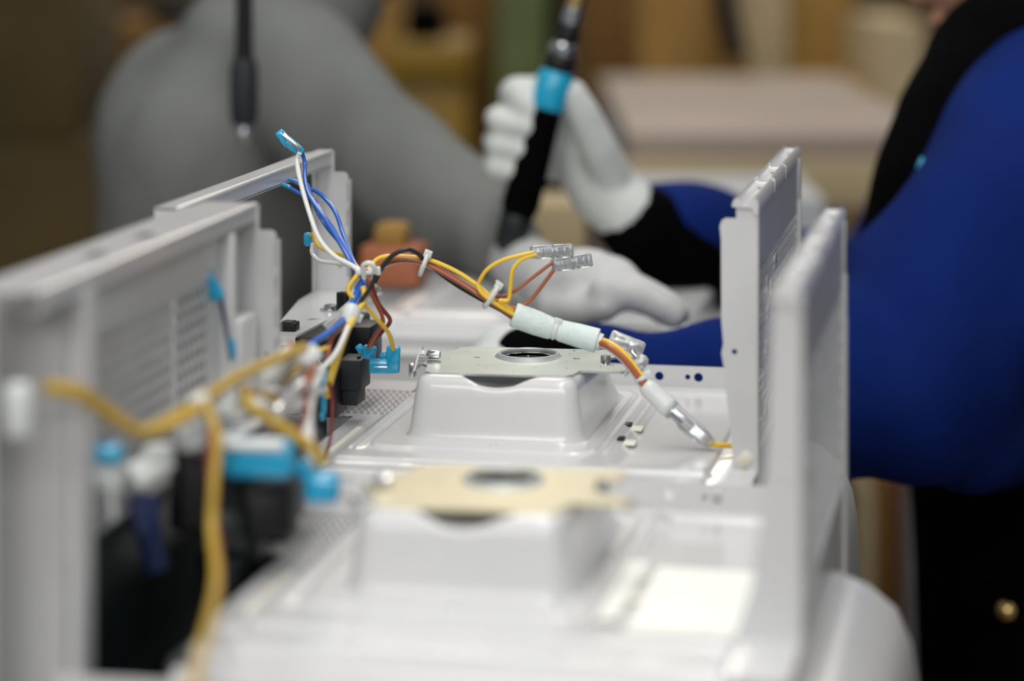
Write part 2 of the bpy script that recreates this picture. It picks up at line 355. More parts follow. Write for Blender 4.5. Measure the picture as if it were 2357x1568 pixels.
def front_frame(R, B, rw, lift, mesh_wall):
    X = -0.172; T = 0.159 + lift; E = 0.1455; B0 = B; sx = -0.0045 if mesh_wall else 0.0
    B = lambda mb, n, m, par=R, **k: mb.build(n, m, par, (sx, 0, DZ), **k)
    y0 = -0.208 if not mesh_wall else -0.200
    holes = [] if not mesh_wall else [[(X - 0.022, y), (X - 0.012, y), (X - 0.012, y + 0.030), (X - 0.022, y + 0.030)] for y in (-0.09, -0.015)]
    # rail: top strip, inner face, lower lip
    mb = MB().sheet([(X - rw, y0), (X + 0.0005, y0), (X + 0.0005, E), (X - rw + 0.004, E), (X - rw + 0.004, E - 0.02), (X - rw, E - 0.03)], holes, lambda u, v, t: (u, v, T - t), 0.0013)
    mb.box(X - 0.0012, X, y0 + 0.004, E, T - 0.0105, T); mb.box(X - 0.006, X, y0 + 0.006, E - 0.02, T - 0.0112, T - 0.0100)
    fr = B(mb, 'frame_rail', 'enamel', smooth=False)
    B(MB().tube([(X - 0.0006, y0 + 0.002, T - 0.0009), (X - 0.0006, E, T - 0.0009)], 0.0013, 8, 1), 'folded_edge', 'enamel', fr)
    # far post: flange facing the camera, web, rounded shoulder
    sh = [(-0.160 - 0.004 * (1 - math.cos(a)), T - 0.020 + 0.004 * math.sin(a)) for a in (0, 0.5, 1.0, 1.57)]
    po = [(-0.184, 0.056), (-0.184, T - 0.008), (-0.1725, T - 0.001), (-0.1705, T - 0.001), (-0.1705, T - 0.016)] + sh[::-1] + [(-0.1605, 0.02), (-0.172, -0.01), (-0.184, -0.01)]
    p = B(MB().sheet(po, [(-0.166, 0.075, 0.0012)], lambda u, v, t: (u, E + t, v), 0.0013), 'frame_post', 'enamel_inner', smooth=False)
    B(MB().box(-0.1852, -0.1838, E - 0.006, E + 0.001, 0.056, T - 0.009, 0.0005), 'post_web', 'enamel', p)
    B(MB().box(-0.1612, -0.1600, E, E + 0.010, 0.02, T - 0.022, 0.0004), 'post_web', 'enamel', p)
    for k in range(4):
        B(MB().box(-0.1612, -0.1594, E - 0.0008, E + 0.004, T - 0.045 - k * 0.018, T - 0.038 - k * 0.018, 0.0004), 'post_tooth', 'enamel_inner', p)
    if not mesh_wall:
        B(MB().box(X - rw, X, y0, y0 + 0.0013, 0.02, T, 0.0004), 'frame_post', 'enamel', smooth=False)
        B(MB().box(X - 0.020, X - 0.003, 0.075, 0.088, T - 0.016, T - 0.0108, 0.001), 'rail_clip', 'nylon_cream')
    else:
        N = -0.146
        p = B(MB().sheet([(-0.214, -DZ), (-0.214, T - 0.006), (-0.171, T - 0.006), (-0.171, -DZ)], [(-0.183, -0.075, 0.002)], lambda u, v, t: (u, N + t, v), 0.0013), 'frame_post', 'enamel', smooth=False)
        B(MB().box(-0.1722, -0.1708, N, N + 0.018, -DZ, T - 0.008, 0.0004), 'post_web', 'enamel_inner', p)
        p = B(MB().box(X - rw - 0.004, X - rw + 0.014, -0.1995, -0.198, -DZ, T, 0.0006), 'frame_post', 'enamel_inner', smooth=False)
        B(MB().box(X - rw - 0.0052, X - rw - 0.004, -0.1985, 0.11, -DZ, T - 0.005, 0.0004), 'post_web', 'enamel', p)
        # perforated inner wall of the frame
        f = lambda u, v, t: (-0.178 - t, u, v)
        mb = MB().perf(-0.128, 0.070, 0.030, 0.128, 0.0090, 0.0080, 0.0034, 0.0031, f, 0.0004)
        mb.box(-0.1795, -0.178, -0.146, 0.094, 0.128, T - 0.012, 0.0004); mb.box(-0.1795, -0.178, 0.070, 0.094, 0.0, 0.128, 0.0004); mb.box(-0.1795, -0.178, -0.146, -0.128, -0.02, 0.128, 0.0004)
        B(MB().box(-0.1800, -0.1770, -0.146, 0.094, -DZ, 0.029, 0.001), 'shade_backing', 'green_black')  # added dark sheet, stands in for the shade in the frame opening
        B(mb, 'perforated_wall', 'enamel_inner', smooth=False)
        B(MB().box(-0.1800, -0.1700, 0.093, 0.100, 0.02, T - 0.012, 0.001), 'frame_upright', 'enamel')
        B(MB().box(-0.1810, -0.1680, 0.100, 0.135, 0.02, T - 0.062, 0.001), 'frame_upright', 'enamel')

def rear_panel(R, B, dx=0.0):
    X = 0.160 + dx; N = -0.106; E = 0.200; T = 0.1605
    f = lambda u, v, t: (X + t, u, v)
    mb = MB().perf(-0.094, 0.178, 0.006, 0.118, 0.0082, 0.0062, 0.0034, 0.0024, f, 0.0003)
    mb.box(X, X + 0.0012, N, 0.182, 0.118, T - 0.004); mb.box(X, X + 0.0012, N, -0.094, -DZ, 0.118); mb.box(X, X + 0.0012, 0.178, 0.182, -DZ, 0.118); mb.box(X, X + 0.0012, -0.094, 0.178, -DZ, 0.006)
    # ringed vent openings between the small holes
    pan = B(mb, 'perforated_sheet', 'enamel_inner', smooth=False)
    for (y, z, r) in ((-0.035, 0.098, 0.0062), (-0.030, 0.080, 0.0062), (-0.008, 0.092, 0.0062), (0.020, 0.105, 0.0055), (-0.040, 0.058, 0.0060), (-0.045, 0.020, 0.0065), (0.055, 0.085, 0.005)):
        B(MB().lathe((X + 0.0006, y, z), (-1, 0, 0), [(0, r * 0.35), (0.0014, r * 0.45), (0.0018, r * 0.9), (0.0012, r), (0, r)], 16), 'vent_ring', 'enamel_inner', pan)
        B(MB().lathe((X - 0.0002, y, z), (-1, 0, 0), [(0, r * 0.62), (0.0023, r * 0.62)], 14), 'vent_opening', 'w_navy', pan)
    # flange facing the line, notched along its free edge
    L = [(-0.0125, -DZ), (-0.0125, -0.012), (-0.0195, 0.058), (-0.0210, 0.066), (-0.0198, 0.072), (-0.0210, 0.085), (-0.0212, 0.135), (-0.0220, 0.143), (-0.0208, 0.1465), (-0.0185, 0.1480), (-0.0120, 0.1480), (-0.0120, T - 0.004), (0.001, T - 0.004), (0.001, -DZ)]
    if dx: L = [(-0.036, -DZ), (-0.034, -0.015), (-0.022, 0.02), (-0.016, 0.07), (-0.0135, 0.13), (-0.0125, T - 0.004), (0.001, T - 0.004), (0.001, -DZ)]
    B(MB().sheet(L, [(-0.013 if not dx else -0.006, 0.0672, 0.0017)], lambda u, v, t: (X + u, N + t, v), 0.0013), 'side_flange', 'enamel', smooth=False)
    B(MB().tube([(X + 0.0004, N + 0.0006, -DZ), (X + 0.0004, N + 0.0006, T - 0.004)], 0.0014, 8, 1), 'folded_edge', 'enamel')
    # top cap: three stepped saddles
    for i, (a, b, w0, up) in enumerate(((N - 0.002, -0.002, 0.0135, 0.0), (0.003, 0.078, 0.0125, 0.0012), (0.083, E, 0.0120, 0.0016))):
        z = T - 0.004 + up
        prof = [(X + 0.0016, z - 0.006), (X + 0.0016, z + 0.0024), (X - 0.001, z + 0.0046), (X - 0.0040, z - 0.0002), (X - w0 + 0.0055, z - 0.0012), (X - w0 + 0.0025, z + 0.0046), (X - w0, z + 0.0026), (X - w0 - 0.0010, z - 0.001), (X - w0, z - 0.0015), (X - 0.002, z - 0.0022), (X - 0.0008, z - 0.006)]
        c = B(MB().extrude(prof, lambda p, q, t: (p, t, q), a, b), 'top_cap', 'enamel', angle=50)
        B(MB().box(X - w0 + 0.002, X - 0.001, b - 0.007, b, z - 0.001, z + 0.0032, 0.0012), 'cap_end', 'enamel', c)
    B(MB().box(X - 0.0012, X, 0.020, 0.0225, T - 0.03, T - 0.013, 0.0005), 'pressed_rib', 'enamel')
    # far end: stepped hook and double upright
    B(MB().box(X - 0.0015, X + 0.0025, 0.182, 0.1955, T - 0.036, T - 0.005, 0.0008), 'end_hook', 'enamel')
    for (a, b, t) in ((0.182, 0.186, T - 0.034), (0.190, 0.1935, T - 0.036), (0.1965, 0.200, T - 0.062)):
        B(MB().box(X - 0.0005, X + 0.003, a, b, -0.05, t, 0.0006), 'end_upright', 'enamel')
    B(MB().box(0.1335, X + 0.0010, N - 0.060, 0.16, -0.010, -0.0045, 0.0008), 'lower_ledge', 'enamel')

def latch_holder(R, B):
    """white shelf on the frame with the black moulded latch and its micro switches"""
    z = 0.057
    out = [(-0.168, -0.016), (-0.158, -0.046), (-0.1455, -0.044), (-0.1410, 0.038), (-0.1340, 0.075), (-0.1340, 0.145), (-0.184, 0.145), (-0.184, 0.100)]
    sh = B(MB().sheet(out, [[(-0.1560, 0.018), (-0.1500, 0.018), (-0.1470, 0.026), (-0.1530, 0.026)]], lambda u, v, t: (u, v, z - t), 0.0016), 'latch_shelf', 'enamel', smooth=False)
    B(MB().sheet([(-0.168, -0.016), (-0.158, -0.046), (-0.1572, -0.0462), (-0.1672, -0.016)], [], lambda u, v, t: (u, v, z - t), 0.006), 'shelf_lip', 'enamel', sh, smooth=False)
    B(MB().obox((-0.1520, -0.0452, z - 0.003), (1, 0.17, 0), (-0.17, 1, 0), (0, 0, 1), 0.0062, 0.0006, 0.003), 'shelf_lip', 'enamel', sh)
    B(MB().lathe((-0.150, 0.060, z), (0, 0, 1), [(0, 0.0075), (0.0012, 0.0075), (0.0012, 0.0048), (0.0034, 0.0046), (0.0042, 0.0030), (0.0042, 0.0012), (0.003, 0.001)], 18), 'screw', 'steel', sh)
    lh = B(MB().box(-0.163, -0.124, -0.040, 0.070, z - 0.040, z - 0.0017, 0.002), 'latch_body', 'black_plastic', angle=60)
    tag(lh, 'black moulded latch body')
    B(MB().box(-0.1615, -0.1500, -0.030, -0.018, z - 0.002, z + 0.0055, 0.0008), 'latch_hook', 'black_plastic', lh)
    B(MB().box(-0.1590, -0.1520, -0.030, -0.020, z + 0.0055, z + 0.0062, 0.0003), 'latch_hook', 'grey_plastic', lh)
    mb = MB()
    for k in range(6):
        a = k * 1.047; mb.lathe((-0.1375 + 0.0028 * math.cos(a), 0.046 + 0.0028 * math.sin(a), z - 0.004), (0, 0, 1), [(0, 0.0019), (0.017 + 0.001 * (k % 2), 0.0019), (0.019, 0.0012)], 8)
    mb.lathe((-0.1375, 0.046, z - 0.004), (0, 0, 1), [(0, 0.0035), (0.0185, 0.0035)], 12)
    B(mb, 'latch_spring', 'black_plastic', lh)
    B(MB().box(-0.127, -0.1115, 0.020, 0.052, z - 0.033, z - 0.004, 0.001), 'latch_wing', 'black_plastic', lh)
    B(MB().box(-0.1116, -0.1110, 0.024, 0.048, z - 0.028, z - 0.008, 0.0002), 'wing_plate', 'w_navy', lh)
    for k in range(2): B(MB().tube([(-0.150 + 0.016 * k, -0.0415, z - 0.012), (-0.143 + 0.016 * k, -0.0415, z - 0.021)], 0.0004, 5, 1), 'wing_edge', 'nylon', lh)
    # switches
    sw = B(MB().box(-0.1400, -0.1180, -0.046, -0.016, z - 0.052, z - 0.022, 0.001), 'micro_switch', 'black_plastic', lh)
    sw2 = B(MB().box(-0.1210, -0.1050, -0.032, -0.006, z - 0.037, z - 0.017, 0.0012), 'micro_switch', 'grey_plastic', lh)
    B(MB().box(-0.1190, -0.1080, -0.030, -0.008, z - 0.047, z - 0.037, 0.0008), 'micro_switch', 'grey_plastic', lh)
    sw3 = B(MB().box(-0.1400, -0.1300, -0.044, -0.024, z - 0.068, z - 0.050, 0.0008), 'micro_switch', 'grey_plastic', lh)
    B(MB().box(-0.1095, -0.1075, -0.025, -0.021, z - 0.0175, z - 0.0155, 0.0004), 'switch_pin', 'black_plastic', lh)

NEAR = (0.05413, -0.35591); THIRD = (-0.0839, 0.5517)
oven('oven_chassis', 'white enamel oven chassis in sharp focus, open frame rail behind the wire bundle', (0, 0), 'zinc')
oven('oven_chassis', 'nearest white oven chassis, blurred, with perforated frame wall and yellowish plate', NEAR, 'zinc_warm', rail_w=0.036, lift=0.0045, mesh_wall=True)
oven('oven_chassis', 'farthest white oven chassis, no rails or panels, behind the blue sleeve', THIRD, 'zinc', panels=False, guide=False)
o = tag(MB().sheet([(0.0, 0.0), (0.052, 0.0), (0.052, 0.118), (0.0, 0.118)], [], lambda u, v, t: (0.1335 - 0.0, 0, 0) if False else (NEAR[0] + 0.080 + u, NEAR[1] - 0.112 + v, ZB - 0.0021 + t), 0.0006).build('reflection_sheet', 'reflection_pale', smooth=False), 'pale patch standing in for a bright reflection on the nearest chassis, beside its tall panel', 'sheet')  # added sheet, paints a bright reflection onto the wall plate
o = tag(MB().sheet([(0.0, 0.0), (0.0105, 0.0), (0.0105, 0.110), (0.0, 0.110)], [], lambda u, v, t: (NEAR[0] + 0.0655 + u, NEAR[1] - 0.108 + v, ZB + 0.0016 + t), 0.0006).build('reflection_sheet', 'reflection_pale', smooth=False), 'narrow pale strip standing in for a reflection, left of the wide patch on the nearest chassis', 'sheet')  # second added strip of the same painted reflection

# assembly line under the chassis
R = thing('assembly_line', 'dark belt assembly line under the row of oven chassis', 'conveyor', (0, 0, 0))
ld = Vector((-0.150, 0.9886, 0)); lx = Vector((0.9886, 0.150, 0)); up = Vector((0, 0, 1))
MB().obox((-0.06, 0.35, ZB - DZ - 0.03), lx, ld, up, 0.235, 1.25, 0.0295, 0.004).build('belt', 'line_belt', R)
for sx in (-1, 1):
    MB().obox(Vector((-0.06, 0.35, ZB - DZ - 0.045)) + lx * (0.255 * sx), lx, ld, up, 0.02, 1.25, 0.035, 0.004).build('side_rail', 'line_metal', R)
    for sy in (-0.9, 0.0, 0.9):
        c = Vector((-0.06, 0.35, 0)) + lx * (0.225 * sx) + ld * sy
        MB().box(c.x - 0.03, c.x + 0.03, c.y - 0.03, c.y + 0.03, 0, ZB - DZ - 0.06, 0.004).build('leg', 'line_metal', R)

# ------------------------------------------------------------------ wire harnesses
def wire(par, m, pts, r=0.00135, name='wire', n=8, flat=1.0):
    return MB().tube([at(*p) for p in pts], r, n, 6, True, flat).build(name, m, par)
def bar(par, name, m, a, b, w, h, bev=0.0012, roll=0.0):
    """flattened block from point a to point b, w wide across the view, h deep"""
    A, Bp = at(*a), at(*b); ax = (Bp - A).normalized(); view = Vector((FW[0], FW[1], -0.18)).normalized()
    ay = view.cross(ax).normalized(); az = ax.cross(ay)
    if roll:
        q = Matrix.Rotation(roll, 3, ax); ay = q @ ay; az = q @ az
    return MB().obox((A + Bp) / 2, ax, ay, az, (Bp - A).length / 2, w / 2, h / 2, bev).build(name, m, par, angle=60)
def tie(par, c, d, axis2, r=0.0065, m='nylon', tail=None):
    """cable tie: ring round the bundle, square head, cut tail"""
    C = at(*c, d); A = (at(*axis2, d) - C).normalized(); u = A.cross(Vector((FW[0], FW[1], 0))).normalized(); v = A.cross(u)
    ring = [C + u * (r * math.cos(t)) + v * (r * math.sin(t)) for t in [k * math.pi / 8 for k in range(17)]]
    t = MB().tube(ring, 0.0016, 6, 2, False).build('cable_tie', m, par)
    MB().obox(C + u * r * 0.95 - Vector((FW[0], FW[1], 0)) * 0.003, A, u, v, 0.0026, 0.0024, 0.0022, 0.0006).build('tie_head', m, t)
    if tail: MB().tube([C + u * r * 0.9, at(*tail, d)], 0.0011, 6, 2).build('tie_tail', m, t)
    return t

A = thing('wire_harness', 'sharply focused harness of coloured wires arching over the middle chassis', 'wire harness', at(1650, 1025, 1.622))
def rel(par):
    pass
W = lambda m, pts, r=0.00135, name='wire', **k: hw(A, wire(None, m, pts, r, name, **k))
def hw(root, o):
    o.parent = root; o.matrix_parent_inverse = Matrix.Translation(root.location).inverted(); return o
# arch to the right
W('w_yellow', [(838, 636, 1.665), (870, 596, 1.672), (920, 590, 1.675), (985, 598, 1.675), (1050, 625, 1.674), (1105, 662, 1.672), (1140, 692, 1.67), (1185, 718, 1.67)], 0.0015)
W('w_yellow', [(1100, 655, 1.668), (1120, 622, 1.665), (1160, 598, 1.665), (1228, 581, 1.668)], 0.00135)
W('w_yellow', [(1180, 715, 1.668), (1150, 693, 1.664), (1170, 691, 1.664), (1175, 660, 1.664), (1180, 622, 1.664), (1200, 598, 1.666), (1235, 586, 1.668)], 0.00135)
W('w_yellow', [(1098, 654, 1.666), (1112, 678, 1.664), (1150, 705, 1.664), (1188, 728, 1.667)], 0.0014)
W('w_brown', [(850, 650, 1.668), (860, 605, 1.672), (890, 588, 1.677), (950, 586, 1.678), (1010, 618, 1.678), (1070, 654, 1.676), (1130, 694, 1.674), (1188, 735, 1.672)], 0.0014)
W('w_brown', [(846, 645, 1.672), (875, 615, 1.676), (920, 600, 1.680), (975, 606, 1.680), (1030, 636, 1.680), (1090, 672, 1.678), (1140, 705, 1.676), (1188, 738, 1.674)], 0.0014)
W('w_brown', [(862, 648, 1.664), (872, 610, 1.668), (905, 596, 1.672), (960, 600, 1.674), (1020, 628, 1.672), (1080, 664, 1.670), (1120, 690, 1.669), (1170, 704, 1.668), (1188, 708, 1.668), (1220, 692, 1.668), (1250, 655, 1.668), (1274, 622, 1.668)], 0.00125)
W('w_brown', [(1105, 684, 1.672), (1150, 683, 1.67), (1185, 670, 1.67), (1225, 640, 1.67), (1272, 604, 1.67)], 0.00115)
W('w_black', [(862, 650, 1.660), (880, 615, 1.660), (905, 587, 1.662), (938, 575, 1.664), (962, 584, 1.668)], 0.0016)
W('w_black', [(962, 584, 1.669), (1000, 618, 1.686), (1050, 655, 1.686), (1110, 690, 1.684), (1180, 728, 1.68)], 0.0016)
W('w_white', [(855, 640, 1.684), (890, 610, 1.688), (935, 600, 1.690), (985, 612, 1.690), (1060, 654, 1.690), (1180, 722, 1.684)], 0.0014)
# blue and white risers to the frame
W('w_white', [(690, 352, 1.71), (684, 372, 1.71), (692, 420, 1.70), (712, 490, 1.69), (735, 550, 1.68), (770, 590, 1.67), (815, 615, 1.662), (836, 640, 1.66)], 0.0016)
W('w_blue', [(695, 350, 1.715), (702, 378, 1.715), (702, 410, 1.71), (712, 450, 1.70), (745, 500, 1.69), (785, 565, 1.68), (815, 620, 1.668), (830, 660, 1.655), (835, 690, 1.645), (805, 720, 1.63)], 0.0014)
W('w_blue', [(652, 425, 1.76), (690, 446, 1.74), (722, 462, 1.71), (740, 490, 1.70), (780, 545, 1.685), (805, 590, 1.675), (825, 640, 1.66), (828, 665, 1.65), (800, 725, 1.63)], 0.0014)
W('w_blue', [(672, 416, 1.77), (700, 430, 1.74), (735, 445, 1.71), (770, 485, 1.70), (790, 540, 1.69), (812, 600, 1.672), (838, 650, 1.655), (838, 668, 1.65), (815, 715, 1.635)], 0.0014)
W('w_blue', [(708, 425, 1.72), (722, 470, 1.70), (750, 520, 1.695), (790, 570, 1.685), (820, 625, 1.665), (825, 655, 1.655), (806, 700, 1.64)], 0.0013)
W('w_white', [(720, 560, 1.72), (718, 582, 1.715), (735, 600, 1.70), (775, 606, 1.69), (815, 612, 1.68), (838, 632, 1.67)], 0.00135)
W('w_yellow', [(712, 545, 1.725), (722, 540, 1.72), (732, 565, 1.71), (755, 578, 1.70), (800, 592, 1.69), (820, 612, 1.68), (838, 640, 1.67)], 0.00135)
# knot and the branch going down to the switches
W('w_yellow', [(824, 632, 1.652), (806, 655, 1.648), (802, 672, 1.646), (818, 690, 1.644), (840, 705, 1.645), (868, 735, 1.652), (895, 768, 1.665), (906, 805, 1.678)], 0.00145)
W('w_white', [(826, 640, 1.656), (812, 662, 1.652), (810, 690, 1.646), (800, 715, 1.635)], 0.0014)
W('w_brown', [(842, 620, 1.652), (850, 650, 1.650), (852, 670, 1.652), (870, 705, 1.66), (880, 730, 1.665), (880, 748, 1.668), (862, 775, 1.675), (848, 800, 1.68)], 0.0014)
W('w_maroon', [(852, 622, 1.656), (858, 660, 1.656), (872, 700, 1.664), (895, 730, 1.670), (896, 745, 1.672), (876, 768, 1.678), (855, 795, 1.684)], 0.0014)
W('w_black', [(858, 625, 1.650), (862, 640, 1.645), (850, 665, 1.640), (830, 695, 1.634), (812, 728, 1.628)], 0.0014)
W('w_white', [(838, 640, 1.648), (836, 612, 1.644), (852, 606, 1.642), (862, 618, 1.644), (858, 640, 1.650), (848, 662, 1.656)], 0.0016)
W('w_yellow', [(836, 660, 1.645), (838, 690, 1.640), (818, 725, 1.62), (800, 760, 1.60), (775, 830, 1.585), (760, 880, 1.58), (752, 915, 1.58)], 0.0019)
W('w_white', [(812, 728, 1.622), (796, 765, 1.595), (775, 810, 1.58), (750, 840, 1.57), (728, 858, 1.56)], 0.0017)
W('w_yellow', [(806, 740, 1.618), (790, 780, 1.595), (768, 840, 1.582), (756, 880, 1.578), (754, 905, 1.578)], 0.0018)
W('w_brown', [(790, 745, 1.612), (764, 775, 1.60), (756, 810, 1.59), (752, 840, 1.59)], 0.0016)
W('w_blue', [(800, 728, 1.62), (770, 755, 1.60), (740, 777, 1.585), (700, 800, 1.565)], 0.0021)
W('w_maroon', [(758, 880, 1.575), (765, 920, 1.575), (764, 980, 1.57), (758, 1020, 1.565), (748, 1055, 1.56)], 0.0011)
W('w_yellow', [(752, 800, 1.555), (735, 806, 1.55), (712, 810, 1.55)], 0.0012)
# ties
for args in (((976, 607), 1.676, (1010, 620), 0.0075, 'nylon', None), ((1132, 680), 1.670, (1165, 702), 0.0085, 'nylon', (1143, 645)), ((846, 625), 1.655, (850, 660), 0.0065, 'nylon', None), ((808, 722), 1.625, (798, 745), 0.0055, 'nylon', None)):
    hw(A, tie(None, *args))
hw(A, MB().lathe(at(812, 705, 1.622), at(800, 745, 1.615) - at(812, 705, 1.622), [(0, 0.0042), (0.003, 0.0058), (0.009, 0.0056), (0.013, 0.004)], 14).build('tie_clamp', 'nylon', None))
# clear film strip behind the knot
hw(A, bar(None, 'film_strip', 'clear', (752, 758, 1.645), (868, 655, 1.675), 0.0085, 0.0016, 0.0004))
# terminals with clear sleeves at the arch end
def clear_terminal(par, a, b, m='clear', w=0.0075):
    A0, B0 = Vector(a), Vector(b)
    c = hw(par, bar(None, 'terminal_sleeve', m, a, tuple(A0.lerp(B0, 0.52)), w, 0.0052, 0.0012))
    hw(par, bar(None, 'terminal_sleeve', m, tuple(A0.lerp(B0, 0.50)), b, w * 1.05, 0.0062, 0.0014))
    t = bar(None, 'terminal_blade', 'steel', tuple(A0.lerp(B0, 0.12)), tuple(A0.lerp(B0, 0.90)), w * 0.55, 0.0016, 0.0003); hw(par, t)
    for k in (0.25, 0.62, 0.8):
        hw(par, bar(None, 'terminal_crimp', 'steel', tuple(A0.lerp(B0, k - 0.045)), tuple(A0.lerp(B0, k + 0.045)), w * 0.6, 0.0034, 0.0008))
clear_terminal(A, (1222, 582, 1.669), (1318, 577, 1.68), 'clear', 0.0085)
clear_terminal(A, (1272, 612, 1.672), (1360, 598, 1.685), 'clear', 0.0085)
# foam sleeve in two halves, pinched in the middle
def sleeve(par, name, m, pts, prof, n=20):
    def rr(t):
        for (a, ra), (b, rb) in zip(prof, prof[1:]):
            if t <= b: return ra + (rb - ra) * (t - a) / (b - a)
        return prof[-1][1]
    return hw(par, MB().tube([at(*p) for p in pts], rr, n, 10).build(name, m, None, angle=60))
sleeve(A, 'foam_sleeve', 'foam_sleeve', [(1182, 724, 1.668), (1230, 742, 1.668), (1279, 760, 1.668)], [(0, 0.0076), (0.08, 0.0082), (0.55, 0.0080), (0.85, 0.0072), (1, 0.0052)])
sleeve(A, 'foam_sleeve', 'foam_sleeve', [(1278, 758, 1.668), (1330, 772, 1.667), (1375, 785, 1.665)], [(0, 0.0052), (0.15, 0.0070), (0.5, 0.0076), (0.93, 0.0080), (1, 0.0078)])
sleeve(A, 'sleeve_core', 'nylon', [(1368, 783, 1.665), (1384, 789, 1.664)], [(0, 0.0058), (1, 0.0056)])
hw(A, tie(None, (1278, 758), 1.668, (1300, 765), 0.0056, 'nylon', None))
# descending tail to the plate
W('w_yellow', [(1376, 782, 1.664), (1400, 788, 1.658), (1435, 812, 1.652), (1465, 850, 1.646), (1487, 884, 1.64)], 0.0018)
W('w_brown', [(1376, 788, 1.662), (1400, 797, 1.655), (1432, 822, 1.649), (1458, 852, 1.643), (1484, 888, 1.637)], 0.0020)
W('w_white', [(1376, 794, 1.664), (1405, 806, 1.658), (1440, 838, 1.652), (1470, 880, 1.645), (1480, 895, 1.64)], 0.0016)
hw(A, tie(None, (1480, 868), 1.642, (1492, 890), 0.0042, 'nylon', None))
sleeve(A, 'shrink_tube', 'nylon', [(1484, 886, 1.637), (1515, 915, 1.634), (1545, 945, 1.63)], [(0, 0.0046), (0.2, 0.0060), (0.5, 0.0062), (0.85, 0.0066), (1, 0.0050)])
sleeve(A, 'shrink_tube', 'clear', [(1540, 938, 1.632), (1570, 968, 1.628), (1605, 996, 1.625), (1640, 1024, 1.622)], [(0, 0.0062), (0.3, 0.0058), (0.7, 0.0056), (1, 0.0030)])
hw(A, bar(None, 'terminal_blade', 'steel', (1545, 942, 1.63), (1592, 985, 1.626), 0.0042, 0.0026, 0.0008))
hw(A, bar(None, 'terminal_blade', 'black_plastic', (1545, 950, 1.628), (1572, 972, 1.626), 0.0022, 0.0016, 0.0006))
hw(A, bar(None, 'terminal_crimp', 'steel', (1590, 984, 1.626), (1632, 1018, 1.623), 0.0060, 0.0040, 0.0010))
W('w_yellow', [(1630, 1018, 1.623), (1648, 1024, 1.622), (1690, 1026, 1.626)], 0.0018)
W('w_yellow', [(1690, 1026, 1.626), (1720, 1040, 1.60), (1728, 1045, 1.58)], 0.0018)
# clear double housing behind the tail
hw(A, bar(None, 'terminal_housing', 'clear', (1402, 780, 1.675), (1480, 812, 1.672), 0.0130, 0.0075, 0.0016))
hw(A, bar(None, 'terminal_housing', 'clear', (1460, 830, 1.668), (1486, 845, 1.668), 0.0125, 0.010, 0.003))
for k in range(2):
    hw(A, bar(None, 'terminal_crimp', 'steel', (1412 + 32 * k, 779 + 13 * k, 1.673), (1438 + 32 * k, 790 + 13 * k, 1.673), 0.0062, 0.0040, 0.0016))
hw(A, bar(None, 'terminal_crimp', 'steel', (1452, 806, 1.670), (1470, 828, 1.668), 0.0030, 0.0030, 0.001))
# blue insulated terminals
def blue_terminal(par, a, b, w, h=0.006, name='terminal_sleeve', bev=0.0014): return hw(par, bar(None, name, 'clear_blue', a, b, w, h, bev))
blue_terminal(A, (640, 302, 1.715), (668, 336, 1.715), 0.0062, 0.0050)
blue_terminal(A, (660, 322, 1.714), (696, 355, 1.714), 0.0066, 0.0050)
hw(A, bar(None, 'terminal_blade', 'steel', (652, 308, 1.7125), (690, 346, 1.7115), 0.0032, 0.0012, 0.0003))
blue_terminal(A, (708, 535, 1.725), (708, 566, 1.725), 0.0052, 0.0045)
for (a, b) in (((640, 422, 1.765), (668, 432, 1.75)), ((664, 412, 1.775), (684, 420, 1.765))): blue_terminal(A, a, b, 0.0030, 0.0030)
# flag terminals on the grey switch
blue_terminal(A, (906, 797, 1.682), (904, 858, 1.682), 0.0090, 0.0070)
blue_terminal(A, (850, 843, 1.682), (912, 843, 1.682), 0.0095, 0.0066)
blue_terminal(A, (880, 812, 1.684), (892, 840, 1.684), 0.0055, 0.0050)
hw(A, bar(None, 'terminal_blade', 'steel', (860, 846, 1.6785), (892, 846, 1.6785), 0.0014, 0.0006, 0.0002))
blue_terminal(A, (852, 795, 1.69), (848, 826, 1.69), 0.0085, 0.006)
blue_terminal(A, (836, 798, 1.695), (822, 808, 1.695), 0.0060, 0.005)
blue_terminal(A, (749, 852, 1.585), (744, 955, 1.58), 0.0034, 0.004)
blue_terminal(A, (735, 960, 1.58), (748, 958, 1.58), 0.0050, 0.004)

# ---- the blurred harness on the nearest chassis
N_ = thing('wire_harness', 'blurred harness of yellow wires hanging across the nearest chassis', 'wire harness', at(740, 1130, 1.33))
V = lambda m, pts, r=0.0016, name='wire', **k: hw(N_, wire(None, m, pts, r, name, **k))
V('w_yellow_dark', [(105, 888, 1.20), (180, 900, 1.21), (250, 945, 1.23), (325, 992, 1.25), (400, 962, 1.28), (460, 928, 1.30), (540, 872, 1.33), (640, 826, 1.38), (700, 800, 1.42)], 0.0030)
V('w_yellow_dark', [(105, 896, 1.198), (180, 912, 1.208), (250, 957, 1.226), (330, 998, 1.246), (405, 972, 1.276), (462, 940, 1.296)], 0.0026)
V('w_yellow_dark', [(455, 905, 1.30), (485, 955, 1.29), (500, 1020, 1.28), (492, 1120, 1.27), (488, 1220, 1.26), (498, 1320, 1.22), (488, 1410, 1.16), (465, 1500, 1.11), (440, 1600, 1.05)], 0.0026)
V('w_maroon', [(480, 990, 1.287), (486, 1120, 1.275), (502, 1250, 1.265), (505, 1340, 1.215), (480, 1460, 1.135), (448, 1600, 1.055)], 0.0018)
V('w_yellow_dark', [(560, 895, 1.34), (575, 935, 1.33), (620, 965, 1.33), (690, 1010, 1.33), (725, 1040, 1.33), (745, 1070, 1.33)], 0.0030)
V('w_yellow_dark', [(565, 900, 1.345), (600, 905, 1.36), (632, 922, 1.37)], 0.0020)
